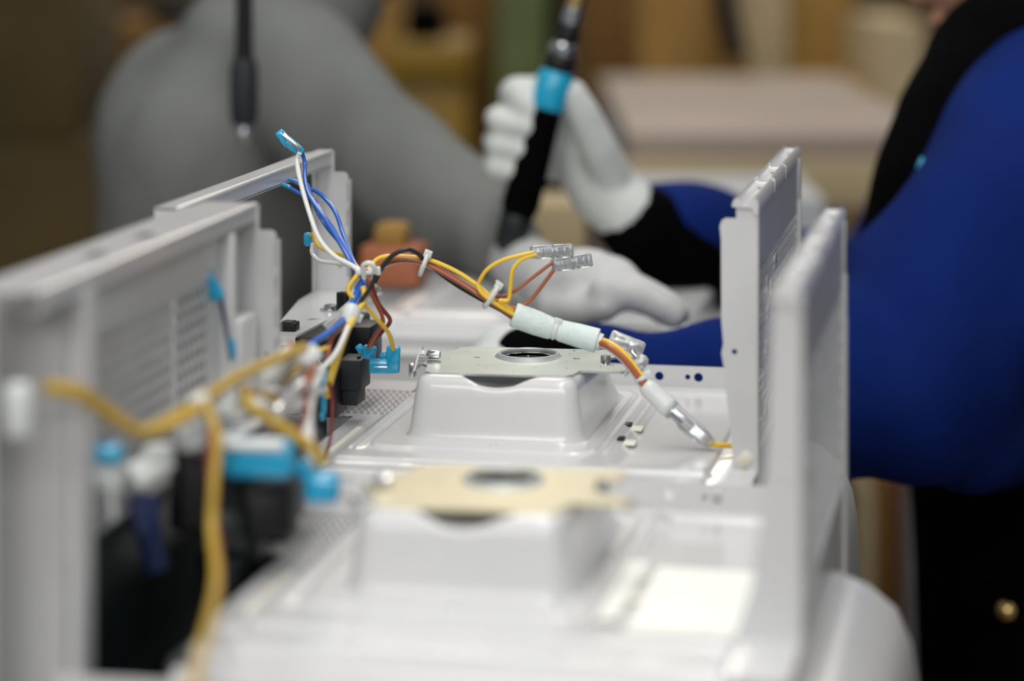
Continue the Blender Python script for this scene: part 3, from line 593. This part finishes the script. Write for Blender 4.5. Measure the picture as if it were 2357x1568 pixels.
V('w_yellow_dark', [(640, 885, 1.41), (668, 866, 1.42), (690, 842, 1.43)], 0.0016)
V('w_brown', [(700, 800, 1.46), (716, 830, 1.44), (712, 862, 1.43), (690, 905, 1.41)], 0.0030)
V('w_brown', [(668, 795, 1.45), (650, 822, 1.42), (640, 850, 1.40)], 0.0030)
V('w_maroon', [(560, 965, 1.35), (620, 920, 1.38), (680, 880, 1.42)], 0.0020)
V('w_maroon', [(700, 880, 1.42), (705, 940, 1.40), (690, 985, 1.38), (600, 1000, 1.36)], 0.0014)
V('w_white', [(640, 862, 1.40), (610, 880, 1.38), (650, 840, 1.42), (690, 810, 1.45)], 0.0042)
V('w_white', [(740, 850, 1.54), (720, 900, 1.46), (708, 960, 1.40), (712, 1040, 1.36), (730, 1075, 1.34)], 0.0030)
V('w_white', [(690, 855, 1.46), (660, 910, 1.42), (640, 960, 1.38)], 0.0034)
V('w_navy', [(320, 1150, 1.32), (330, 1210, 1.31), (350, 1270, 1.31), (362, 1312, 1.31)], 0.0058)
V('w_navy', [(352, 1148, 1.325), (352, 1210, 1.315), (366, 1290, 1.31)], 0.0036)
V('w_white', [(470, 935, 1.31), (540, 960, 1.33), (600, 930, 1.35), (640, 960, 1.38)], 0.0028)
V('w_white', [(600, 1010, 1.37), (640, 960, 1.39), (690, 900, 1.42), (730, 850, 1.46)], 0.0024)
V('w_black', [(430, 1010, 1.315), (500, 990, 1.33), (560, 960, 1.345), (610, 940, 1.36)], 0.0022)
hw(N_, bar(None, 'relay_sleeve', 'clear_blue', (512, 1052, 1.30), (678, 1056, 1.30), 0.0200, 0.018, 0.005))
hw(N_, bar(None, 'relay_label', 'w_white', (520, 1022, 1.293), (655, 1024, 1.293), 0.0050, 0.010, 0.0012))
blue_terminal(N_, (690, 1062, 1.325), (708, 1100, 1.325), 0.0080, 0.008)
blue_terminal(N_, (700, 1122, 1.325), (782, 1122, 1.325), 0.0160, 0.012, bev=0.004)
blue_terminal(N_, (764, 1092, 1.327), (768, 1135, 1.327), 0.0070, 0.010, bev=0.003)
blue_terminal(N_, (204, 1044, 1.27), (284, 1046, 1.27), 0.0100, 0.010, bev=0.003)
for (a, b, w) in (((200, 1085, 1.27), (285, 1092, 1.275), 0.016), ((255, 1090, 1.268), (262, 1200, 1.268), 0.0035), ((300, 1105, 1.28), (388, 1050, 1.29), 0.014), ((330, 1045, 1.285), (398, 1040, 1.29), 0.009), ((415, 1012, 1.30), (475, 1000, 1.31), 0.013), ((440, 985, 1.31), (470, 975, 1.315), 0.010)):
    hw(N_, bar(None, 'plug_housing', 'nylon', a, b, w, 0.010, 0.0022))
for (a, b, w, m) in (((608, 878, 1.38), (668, 812, 1.42), 0.010, 'nylon'), ((690, 838, 1.43), (726, 812, 1.45), 0.010, 'nylon'), ((640, 935, 1.38), (690, 880, 1.41), 0.009, 'clear'), ((590, 935, 1.355), (612, 942, 1.36), 0.008, 'nylon'), ((500, 975, 1.33), (560, 935, 1.345), 0.012, 'nylon')):
    hw(N_, bar(None, 'terminal_sleeve', m, a, b, w, 0.008, 0.002))
hw(N_, bar(None, 'plug_housing', 'nylon', (42, 880, 1.18), (46, 1010, 1.18), 0.012, 0.010, 0.003))
hw(N_, bar(None, 'tie_clamp', 'nylon', (455, 905, 1.298), (462, 935, 1.298), 0.010, 0.010, 0.003))
# separate lead clipped in the near frame
L_ = thing('terminal_lead', 'short blue lead with blue terminals standing inside the nearest frame', 'wire', at(535, 830, 1.45))
hw(L_, wire(None, 'w_navy', [(508, 688, 1.46), (518, 740, 1.46), (526, 790, 1.455), (532, 830, 1.45)], 0.0013))
hw(L_, bar(None, 'terminal_sleeve', 'clear_blue', (468, 625, 1.46), (506, 690, 1.46), 0.0082, 0.007, 0.002))
hw(L_, bar(None, 'terminal_sleeve', 'clear_blue', (536, 780, 1.452), (536, 824, 1.452), 0.0032, 0.004, 0.001))
# bits of tape at the panel foot
tag(bar(None, 'tape_tab', 'nylon_cream', (1702, 1075, 1.52), (1728, 1046, 1.52), 0.008, 0.003, 0.001), 'small cream tape tab stuck at the foot of the tall panel', 'tape')
# black moulded block with its switches on the nearest chassis carries more switches
o = bar(None, 'switch_block', 'black_plastic', (400, 1130, 1.335), (640, 1130, 1.35), 0.042, 0.030, 0.004); tag(o, 'black switch block hanging under the wires of the nearest chassis', 'switch')
bar(None, 'switch_body', 'black_plastic', (560, 1180, 1.33), (665, 1165, 1.335), 0.028, 0.02, 0.003).parent = None
o2 = bpy.data.objects['switch_body']; o2.parent = o
o3 = bar(None, 'switch_body', 'green_black', (460, 1215, 1.33), (570, 1225, 1.335), 0.022, 0.02, 0.003); o3.parent = o

# ------------------------------------------------------------------ people
def bake(mb, name, m, parent, voxel, it=8, f=0.5, fold=0.0, fs=9.0):
    me = bpy.data.meshes.new(name); me.from_pydata(mb.v, [], mb.f); me.update()
    bm = bmesh.new(); bm.from_mesh(me); bmesh.ops.recalc_face_normals(bm, faces=bm.faces[:]); bm.to_mesh(me); bm.free()
    o = bpy.data.objects.new(name, me); COL.objects.link(o)
    r = o.modifiers.new('r', 'REMESH'); r.mode = 'VOXEL'; r.voxel_size = voxel
    q = o.modifiers.new('s', 'SMOOTH'); q.iterations = it; q.factor = f
    dg = bpy.context.evaluated_depsgraph_get()
    me2 = bpy.data.meshes.new_from_object(o.evaluated_get(dg)); me2.name = name
    o.modifiers.clear(); o.data = me2; bpy.data.meshes.remove(me)
    if fold:
        from mathutils import noise as nz
        nr = [v.normal.copy() for v in me2.vertices]
        for v, q in zip(me2.vertices, nr):
            c = v.co
            k = nz.noise(Vector((c.x * fs + c.z * fs * 0.8, c.y * fs * 0.7, c.z * fs * 0.55 - c.x * fs * 0.3))) + 0.5 * nz.noise(Vector((c.x * fs * 2.3, c.y * fs * 1.4, c.z * fs * 1.2 + c.x * fs)))
            v.co = c + q * (fold * k)
    for p in me2.polygons: p.use_smooth = True
    me2.materials.clear(); me2.materials.append(MATS[m])
    if parent: hw(parent, o)
    return o
def cap(mb, a, b, ra, rb, n=14, flat=1.0):
    """tapered limb segment with round ends; flat squashes it along the second frame axis"""
    a, b = Vector(a), Vector(b); L = (b - a).length; T = (b - a) / L
    u = Vector((0, 1, 0)); u = (u - T * u.dot(T))
    u = u.normalized() if u.length > 0.05 else T.orthogonal().normalized()
    v = T.cross(u); prof = []
    for k in range(5): t = k / 5 * math.pi / 2; prof.append((-ra * math.cos(t), ra * max(0.02, math.sin(t))))
    prof += [(0, ra), (L * 0.5, (ra + rb) / 2), (L, rb)]
    for k in range(1, 6): t = k / 5 * math.pi / 2; prof.append((L + rb * math.sin(t), rb * max(0.02, math.cos(t))))
    vs = [a + T * h + u * (r * math.cos(2 * math.pi * k / n)) * flat + v * (r * math.sin(2 * math.pi * k / n)) for h, r in prof for k in range(n)]
    m = len(prof)
    fs = [(i * n + k, i * n + (k + 1) % n, (i + 1) * n + (k + 1) % n, (i + 1) * n + k) for i in range(m - 1) for k in range(n)] + [tuple(range(n))[::-1], tuple(range((m - 1) * n, m * n))]
    mb.add(vs, fs)
def chain(mb, pts, flat=1.0):
    """pts: (point, radius)"""
    for (a, ra), (b, rb) in zip(pts, pts[1:]): cap(mb, a, b, ra, rb, 14, flat)
def ell(mb, c, r, n=16):
    c = Vector(c); vs = []; m = 10
    for i in range(m + 1):
        p = math.pi * i / m
        for k in range(n):
            a = 2 * math.pi * k / n; vs.append(c + Vector((r[0] * max(0.01, math.sin(p)) * math.cos(a), r[1] * max(0.01, math.sin(p)) * math.sin(a), r[2] * math.cos(p))))
    mb.add(vs, [(i * n + k, i * n + (k + 1) % n, (i + 1) * n + (k + 1) % n, (i + 1) * n + k) for i in range(m) for k in range(n)] + [tuple(range(n))[::-1], tuple(range(m * n, (m + 1) * n))])
def head(c, face, parent, hair, hm, hood=False):
    """face: unit vector the head looks along"""
    c = Vector(c); f = Vector(face).normalized(); s = f.cross(Vector((0, 0, 1))).normalized(); u = s.cross(f)
    mb = MB(); ell(mb, c, (0.078, 0.078, 0.108)); ell(mb, c + f * 0.022 - u * 0.055, (0.052, 0.052, 0.055))
    ell(mb, c + f * 0.088 - u * 0.018, (0.012, 0.012, 0.020)); ell(mb, c + f * 0.083 - u * 0.056, (0.016, 0.016, 0.007))
    for k in (-1, 1): ell(mb, c + s * 0.080 * k - u * 0.01, (0.014, 0.014, 0.028))
    cap(mb, c - u * 0.07, c - u * 0.17 - f * 0.01, 0.052, 0.056)
    h = bake(mb, 'head', 'skin', parent, 0.006, 4)
    for k in (-1, 1):
        e = MB(); ell(e, c + f * 0.072 + s * 0.031 * k + u * 0.004, (0.010, 0.010, 0.007)); hw(parent, e.build('eye', 'w_black'))
    mb = MB(); ell(mb, c - f * 0.014 + u * 0.018, (0.091, 0.091, 0.108))
    if hood: ell(mb, c - f * 0.028 - u * 0.06, (0.080, 0.080, 0.09)); cap(mb, c - f * 0.03 - u * 0.08, c - f * 0.03 - u * 0.17, 0.075, 0.09)
    bake(mb, hair, hm, parent, 0.008, 6)

# worker in grey, bent over the line from its left side, right arm reaching across
G = thing('person', 'person in grey shirt bent over the line, arm reaching right', 'person', at(430, 900, 2.72) * 1)
G.location.z = 0
P = lambda px, py, d: at(px, py, d)
mb = MB()
chain(mb, [(P(455, 1040, 2.72), 0.135), (P(462, 800, 2.70), 0.128), (P(510, 520, 2.68), 0.134), (P(550, 340, 2.68), 0.138), (P(610, 185, 2.69), 0.110)], 1.25)
ell(mb, P(415, 440, 2.74), (0.085, 0.14, 0.17))
chain(mb, [(P(640, 150, 2.66), 0.082), (P(705, 200, 2.56), 0.076), (P(850, 345, 2.50), 0.066), (P(1000, 470, 2.44), 0.060), (P(1090, 535, 2.40), 0.050), (P(1195, 600, 2.30), 0.026)])
chain(mb, [(P(680, 180, 2.84), 0.080), (P(800, 400, 2.84), 0.068), (P(930, 540, 2.78), 0.060), (P(1090, 560, 2.68), 0.045)])
chain(mb, [(P(640, 130, 2.74), 0.085), (P(720, 20, 2.76), 0.066)])
bake(mb, 'body', 'shirt_grey', G, 0.011, 8, fold=0.020, fs=7.0)
mb = MB()
chain(mb, [(P(690, 55, 2.755), 0.076), (P(745, -10, 2.77), 0.068)])
bake(mb, 'collar', 'shirt_grey', G, 0.010, 5)
head(P(845, -225, 2.78), (0.8, -0.1, -0.5), G, 'hair', 'cloth_black')
mb = MB(); hip = P(455, 1050, 2.74)
ell(mb, hip, (0.15, 0.18, 0.14))
for k in (-1, 1):
    hx = hip + Vector((0.0, 0.09 * k, -0.05)); chain(mb, [(hx, 0.095), (hx + Vector((0.06, 0.01 * k, -0.36)), 0.068), (Vector((hx.x + 0.0, hx.y + 0.02 * k, 0.09)), 0.05)])
    chain(mb, [(Vector((hx.x, hx.y + 0.02 * k, 0.045)), 0.045), (Vector((hx.x + 0.15, hx.y + 0.02 * k, 0.038)), 0.038)])
bake(mb, 'trousers', 'trousers', G, 0.012, 6)
# its light grey glove, fingers reaching right and down
def hand(parent, name, m, palm, fingers, voxel=0.0042, it=4):
    mb = MB()
    chain(mb, palm)
    for fg in fingers: chain(mb, fg)
    return bake(mb, name, m, parent, voxel, it)
fg = []
for k, (d, dy, dx) in enumerate(((2.005, 0, 0), (2.027, -8, 14), (2.049, -12, 6), (2.070, -6, -18))):
    fg.append([(P(1400 + dx, 668 + dy, d), 0.0150), (P(1470 + dx, 682 + dy, d - 0.004), 0.0125), (P(1522 + dx, 708 + dy, d - 0.006), 0.0115), (P(1550 + dx, 730 + dy, d - 0.006), 0.0100)])
fg.append([(P(1280, 705, 2.05), 0.016), (P(1340, 712, 2.02), 0.0135), (P(1395, 706, 2.00), 0.0115)])
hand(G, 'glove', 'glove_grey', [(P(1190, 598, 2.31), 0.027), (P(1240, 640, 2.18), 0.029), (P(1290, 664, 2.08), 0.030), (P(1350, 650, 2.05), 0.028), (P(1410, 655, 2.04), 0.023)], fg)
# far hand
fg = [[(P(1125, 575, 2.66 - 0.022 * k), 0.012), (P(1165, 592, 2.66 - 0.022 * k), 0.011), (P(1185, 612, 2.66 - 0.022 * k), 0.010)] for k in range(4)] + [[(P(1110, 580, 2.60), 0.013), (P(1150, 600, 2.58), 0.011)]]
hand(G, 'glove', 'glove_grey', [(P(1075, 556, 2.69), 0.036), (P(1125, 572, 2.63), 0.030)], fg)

# worker in blue on the right
Bw = thing('person', 'person in blue jacket and black apron holding the screwdriver', 'person', at(2460, 900, 2.40) * 1)
Bw.location.z = 0
mb = MB()
chain(mb, [(P(2520, 1080, 2.42), 0.150), (P(2500, 700, 2.42), 0.150), (P(2440, 330, 2.40), 0.145), (P(2400, 170, 2.40), 0.110)], 1.2)
chain(mb, [(P(2440, 240, 2.24), 0.088), (P(2410, 330, 2.14), 0.088), (P(2290, 600, 2.06), 0.088), (P(2150, 830, 2.00), 0.084), (P(2060, 900, 1.985), 0.078), (P(1930, 930, 1.97), 0.072), (P(1700, 895, 1.955), 0.054), (P(1580, 875, 1.952), 0.047), (P(1450, 838, 1.95), 0.037), (P(1270, 836, 1.95), 0.030)])
chain(mb, [(P(2180, 900, 2.04), 0.075), (P(2340, 860, 2.20), 0.085)])
chain(mb, [(P(2390, 240, 2.58), 0.085), (P(2150, 560, 2.56), 0.070), (P(1980, 720, 2.52), 0.062), (P(1780, 640, 2.42), 0.055), (P(1600, 580, 2.34), 0.048), (P(1520, 545, 2.30), 0.040)])
bake(mb, 'body', 'jacket_blue', Bw, 0.010, 8, fold=0.024, fs=7.5)
mb = MB(); chain(mb, [(P(1600, 582, 2.338), 0.056), (P(1530, 562, 2.312), 0.050), (P(1468, 515, 2.285), 0.037)])
bake(mb, 'cuff', 'cloth_black', Bw, 0.007, 5)
mb = MB(); chain(mb, [(P(1285, 836, 1.95), 0.0325), (P(1215, 836, 1.95), 0.029)])
bake(mb, 'cuff', 'cloth_black', Bw, 0.006, 4)
# black apron and loose scarf
mb = MB()
chain(mb, [(P(2530, 1700, 2.38), 0.165), (P(2520, 1200, 2.37), 0.168), (P(2470, 800, 2.37), 0.160), (P(2420, 400, 2.37), 0.150)], 1.15)
bake(mb, 'apron', 'cloth_black', Bw, 0.012, 8)
mb = MB()
chain(mb, [(P(2400, 60, 2.32), 0.062), (P(2290, 130, 2.26), 0.056), (P(2185, 270, 2.22), 0.046), (P(2130, 420, 2.20), 0.042), (P(2080, 540, 2.19), 0.036), (P(2050, 660, 2.18), 0.030)], 1.3)
bake(mb, 'scarf', 'cloth_black', Bw, 0.008, 6, fold=0.008)
head(P(2290, -175, 2.38), (-0.85, -0.1, -0.45), Bw, 'hood', 'cloth_navy', True)
hw(Bw, MB().obox(P(2122, 405, 2.09), (0.3, 0, 0.95), (0, 1, 0), (0.95, 0, -0.3), 0.014, 0.010, 0.006, 0.002).build('badge', 'cyan_part'))
e = MB(); ell(e, P(2318, 1405, 2.195), (0.009, 0.009, 0.009)); hw(Bw, e.build('button', 'brass'))
mb = MB(); hip = P(2520, 1250, 2.42); ell(mb, hip, (0.16, 0.18, 0.14))
for k in (-1, 1):
    hx = hip + Vector((0.0, 0.095 * k, -0.03)); chain(mb, [(hx, 0.10), (hx + Vector((-0.03, 0.01 * k, -0.36)), 0.072), (Vector((hx.x + 0.02, hx.y + 0.02 * k, 0.09)), 0.05)])
    chain(mb, [(Vector((hx.x, hx.y + 0.02 * k, 0.045)), 0.045), (Vector((hx.x - 0.15, hx.y + 0.02 * k, 0.038)), 0.038)])
bake(mb, 'trousers', 'trousers', Bw, 0.012, 6)
# gripping glove
D0 = 2.26
fg = [[(P(1330, 250, D0 + .04), 0.016), (P(1240, 215, D0 + .045), 0.0155), (P(1190, 218, D0 + .022), 0.0165), (P(1205, 225, D0 - .012), 0.0155), (P(1222, 248, D0 - .022), 0.0130)]]
for k, (y, dx) in enumerate(((284, 0), (338, -4), (390, -6))):
    fg.append([(P(1330, y + 5, D0 + .045), 0.0120), (P(1215, y - 12, D0 + .045), 0.0108), (P(1142 + dx, y - 12, D0 + .020), 0.0106), (P(1150 + dx, y - 4, D0 - .014), 0.0106), (P(1216 + dx, y + 10, D0 - .028), 0.0098)])
fg.append([(P(1420, 430, D0 + .02), 0.019), (P(1378, 340, D0 - .005), 0.0170), (P(1338, 255, D0 - .018), 0.0145), (P(1318, 215, D0 - .022), 0.0125)])
hand(Bw, 'glove', 'glove_white', [(P(1448, 492, D0 + .02), 0.030), (P(1392, 440, D0 + .03), 0.031), (P(1350, 375, D0 + .04), 0.030), (P(1335, 300, D0 + .05), 0.024)], fg, 0.0032, 2)
fg = [[(P(1150, 825, 1.945 + 0.018 * k), 0.011), (P(1105, 830, 1.945 + 0.018 * k), 0.010), (P(1070, 842, 1.945 + 0.018 * k), 0.009)] for k in range(4)] + [[(P(1175, 830, 1.94), 0.013), (P(1130, 846, 1.93), 0.011)]]
hand(Bw, 'glove', 'glove_white', [(P(1235, 832, 1.955), 0.025), (P(1165, 825, 1.965), 0.026)], fg)

# electric screwdriver in the raised hand
T = thing('electric_screwdriver', 'black electric screwdriver with blue collar gripped in the white glove', 'screwdriver', P(1160, 600, 2.235))
a, b = P(1165, 590, 2.235), P(1326, 10, 2.235); ax = (b - a).normalized(); LN = (b - a).length
def seg(name, m, t0, t1, prof, n=20): return hw(T, MB().lathe(a + ax * (LN * t0), ax, [(LN * (t1 - t0) * t, r) for t, r in prof], n).build(name, m))
seg('grip', 'cloth_black', 0.16, 0.61, [(0, 0.0135), (0.1, 0.0165), (0.5, 0.0155), (0.9, 0.0135), (1, 0.013)])
seg('end_cap', 'green_black', 0.02, 0.17, [(0, 0.009), (0.15, 0.013), (0.9, 0.0145), (1, 0.0135)])
seg('collar', 'cyan_part', 0.585, 0.735, [(0, 0.0140), (0.1, 0.0152), (0.85, 0.0158), (1, 0.0130)])
seg('nose', 'black_plastic', 0.735, 0.80, [(0, 0.0125), (0.5, 0.0145), (1, 0.0115)])
seg('clutch_ring', 'steel', 0.80, 0.845, [(0, 0.0115), (0.2, 0.0125), (0.8, 0.0125), (1, 0.0105)])
seg('chuck', 'black_plastic', 0.845, 0.92, [(0, 0.0095), (0.5, 0.0105), (1, 0.0085)])
seg('chuck_sleeve', 'steel', 0.92, 0.985, [(0, 0.0085), (0.3, 0.0095), (1, 0.0090)])
seg('bit_holder', 'brass', 0.985, 1.06, [(0, 0.0080), (0.35, 0.0085), (0.8, 0.0080), (1, 0.005)])
seg('bit', 'steel', 1.05, 1.22, [(0, 0.0032), (0.8, 0.0032), (1, 0.0015)], 8)
hw(T, MB().tube([a + ax * 0.005, P(1158, 640, 2.235), P(1140, 760, 2.25), P(1090, 980, 2.30)], 0.0045, 8).build('cord', 'green_black'))

# hanging screwdriver on its cord, over the line, and the overhead rail
HZT = P(562, 300, 2.30)
T2 = thing('hanging_screwdriver', 'slim dark screwdriver hanging point down before the grey shirt', 'screwdriver', HZT - Vector((0, 0, 0.02)))
x, y, z = HZT
hw(T2, MB().lathe((x, y, z + 0.005), (0, 0, 1), [(0, 0.0105), (0.01, 0.0125), (0.05, 0.0125), (0.058, 0.010)], 16).build('handle', 'grey_plastic'))
hw(T2, MB().lathe((x, y, z - 0.014), (0, 0, 1), [(0, 0.0), (0.002, 0.0045), (0.007, 0.0062), (0.013, 0.005), (0.02, 0.004)], 14).build('tip', 'steel'))
hw(T2, MB().lathe((x, y, z + 0.063), (0, 0, 1), [(0, 0.0085), (0.01, 0.0078), (0.30, 0.0072), (0.31, 0.004), (0.965, 0.003)], 14).build('shaft', 'black_plastic'))
rz = z + 1.03
OR = thing('overhead_rail', 'steel overhead tool rail above the line carrying the hanging screwdriver', 'rail', (x, y, 0))
hw(OR, MB().box(x - 1.7, x + 2.4, y - 0.02, y + 0.02, rz, rz + 0.06, 0.004).build('rail_beam', 'line_metal'))
for q in (x - 1.68, x + 2.36): hw(OR, MB().box(q - 0.03, q + 0.03, y - 0.03, y + 0.03, 0, rz, 0.004).build('rail_post', 'line_metal'))

# rust brown block on the farthest chassis
bx = P(895, 668, 2.27)
BK = thing('transformer', 'rust brown block standing on the farthest chassis beside the grey post', 'transformer', (bx.x, bx.y, ZB + 0.001))
hw(BK, MB().box(bx.x - 0.026, bx.x + 0.026, bx.y, bx.y + 0.045, ZB + 0.001, ZB + 0.036, 0.003).build('core', 'rust'))
hw(BK, MB().box(bx.x - 0.016, bx.x + 0.012, bx.y + 0.006, bx.y + 0.038, ZB + 0.034, ZB + 0.055, 0.006).build('winding', 'card_tan'))

# ------------------------------------------------------------------ far background
def carton(px0, px1, py0, d, m, label, cat='box', name='carton', py1=None, depth=0.4, lid=True, stand=None, group=None, tapem=None):
    """carton whose front spans the given columns at distance d; bottom at py1 or the floor"""
    A, C = P(px0, py0, d), P(px1, py0, d); z1 = A.z; z0 = stand if stand is not None else (P(px0, py1, d).z if py1 else 0.0)
    c = (A + C) / 2; c.z = z0; hx = (C - A).length / 2; fw = Vector((FW[0], FW[1], 0)); rt = Vector((RT[0], RT[1], 0))
    R = thing(name, label, cat, c, group); mid = c + fw * (depth / 2)
    hw(R, MB().obox(Vector((mid.x, mid.y, (z0 + z1) / 2)), rt, fw, Vector((0, 0, 1)), hx, depth / 2, (z1 - z0) / 2, 0.006).build('carton_body' if cat == 'box' else 'body', m))
    if lid:
        for k in (-1, 1): hw(R, MB().obox(Vector((mid.x, mid.y, z1 + 0.003)) + rt * (hx * 0.5 * k), rt, fw, Vector((0, 0, 1)), hx * 0.49, depth / 2 - 0.005, 0.003, 0.001).build('flap', m))
        if tapem: hw(R, MB().obox(Vector((c.x, c.y, (z0 + z1) / 2)) - fw * 0.001, rt, fw, Vector((0, 0, 1)), 0.03, 0.001, (z1 - z0) / 2 - 0.008).build('packing_tape', tapem))
    return R
zA = P(0, 330, 4.3).z
carton(-420, 200, 330, 4.25, 'card_dark', 'dark brown carton at the bottom left of the background', depth=0.5)
carton(-460, 175, -60, 4.25, 'card_dark', 'dark brown carton stacked on the bottom left carton', depth=0.5, stand=P(0, 330, 4.25).z + 0.0075, tapem='card_tan')
carton(205, 460, 70, 4.8, 'card_mid', 'orange brown carton behind the grey shirt, below the black case', depth=0.5)
carton(345, 452, 5, 4.85, 'black_plastic', 'small black case on the orange brown carton at left', 'case', 'tool_case', depth=0.2, stand=P(0, 70, 4.8).z + 0.007, lid=False)
carton(640, 905, -40, 5.2, 'card_tan', 'tan carton between the grey worker and the yellow bin', depth=0.5)
yb = carton(905, 1075, 170, 4.6, 'crate_yellow', 'mustard yellow bin behind the grey sleeve', 'bin', 'storage_bin', depth=0.3, lid=False)
A0 = P(990, 120, 4.58); rtv = Vector((RT[0], RT[1], 0)); fwv = Vector((FW[0], FW[1], 0))
hw(yb, MB().obox(Vector((A0.x, A0.y, P(990, 135, 4.6).z)) + fwv * 0.15, rtv, fwv, up, 0.072, 0.17, 0.03, 0.006).build('bin_rim', 'crate_yellow'))
carton(930, 1022, 20, 4.62, 'cloth_black', 'black square box standing on the mustard yellow bin', 'box', depth=0.2, stand=P(990, 135, 4.6).z + 0.031, lid=False)
carton(1000, 1160, -30, 4.96, 'card_mid', 'brown carton between the yellow bin and the green post', depth=0.4)
gp = carton(1140, 1262, -420, 4.7, 'post_green', 'olive green steel post left of the raised screwdriver', 'post', 'steel_post', depth=0.12, lid=False)
carton(1262, 1300, -420, 4.85, 'cloth_black', 'black upright strip right beside the green post', 'post', 'steel_post', depth=0.08, lid=False)
carton(1345, 1466, -60, 5.15, 'card_mid', 'mid brown carton right of the screwdriver', depth=0.4)
carton(1475, 1620, -90, 4.7, 'card_tan', 'tan carton in the middle of the warm background', depth=0.4)
carton(1370, 1520, 205, 4.45, 'card_mid', 'low brown carton above the raised glove', depth=0.2)
carton(1628, 1700, -60, 5.35, 'card_tan', 'narrow tan carton behind the dark slanted strut', depth=0.4)
carton(1715, 1815, -140, 4.9, 'card_pale', 'pale carton standing behind the workbench', depth=0.4)
carton(1815, 1960, -60, 5.1, 'card_tan', 'tan carton left of the blue hood', depth=0.4)
carton(2015, 2130, 60, 4.6, 'card_pale', 'pale brown carton nearest to the blue hood', depth=0.4)
carton(1880, 2010, 210, 4.45, 'card_tan', 'golden tan carton beside the black scarf', depth=0.4)
st = thing('strut', 'black slanted strut in front of the tan cartons', 'strut', (P(1700, 150, 4.5).x, P(1700, 150, 4.5).y, 0))
hw(st, MB().tube([P(1640, -220, 4.5), P(1672, 40, 4.5), P(1700, 150, 4.5)], 0.020, 8, 1).build('strut_tube', 'black_plastic'))
q = P(1700, 150, 4.5); hw(st, MB().box(q.x - 0.02, q.x + 0.02, q.y - 0.02, q.y + 0.02, 0, q.z + 0.01, 0.003).build('strut_foot', 'card_mid'))
# workbench behind the line
bz = 1.118
WB = thing('workbench', 'pinkish grey workbench behind the gloved hand', 'workbench', (P(1700, 330, 3.35).x, P(1700, 330, 3.35).y, 0))
c = P(1720, 330, 3.85); c.z = bz
hw(WB, MB().obox(c, rtv, fwv, up, 0.20, 0.52, 0.02, 0.004).build('bench_top', 'bench_top'))
hw(WB, MB().obox(c - fwv * 0.525 - up * 0.045, rtv, fwv, up, 0.22, 0.012, 0.030, 0.003).build('front_board', 'card_pale'))
for i in (-1, 1):
    for j in (-1, 1):
        l = c + rtv * (0.18 * i) + fwv * (0.48 * j); hw(WB, MB().box(l.x - 0.02, l.x + 0.02, l.y - 0.02, l.y + 0.02, 0, bz - 0.02, 0.003).build('leg', 'line_metal'))
carton(1420, 1900, 455, 2.95, 'tray_grey', 'pale grey bin behind the tall perforated panel', 'bin', 'storage_bin', depth=0.25, lid=False, stand=ZB - DZ)
carton(1985, 2012, 1120, 3.3, 'card_pale', 'pale upright board at the right under the blue elbow', 'board', 'board', depth=0.1, lid=False)
carton(2012, 2062, 1100, 3.4, 'card_mid', 'brown upright board beside the pale board under the elbow', 'board', 'board', depth=0.1, lid=False)
carton(2058, 2110, 1100, 3.5, 'red_brown', 'dark red upright board left of the black apron', 'board', 'board', depth=0.1, lid=False)
carton(1220, 1350, 470, 2.75, 'card_pale', 'small pale carton below the raised glove', depth=0.12, lid=False, stand=ZB - DZ)
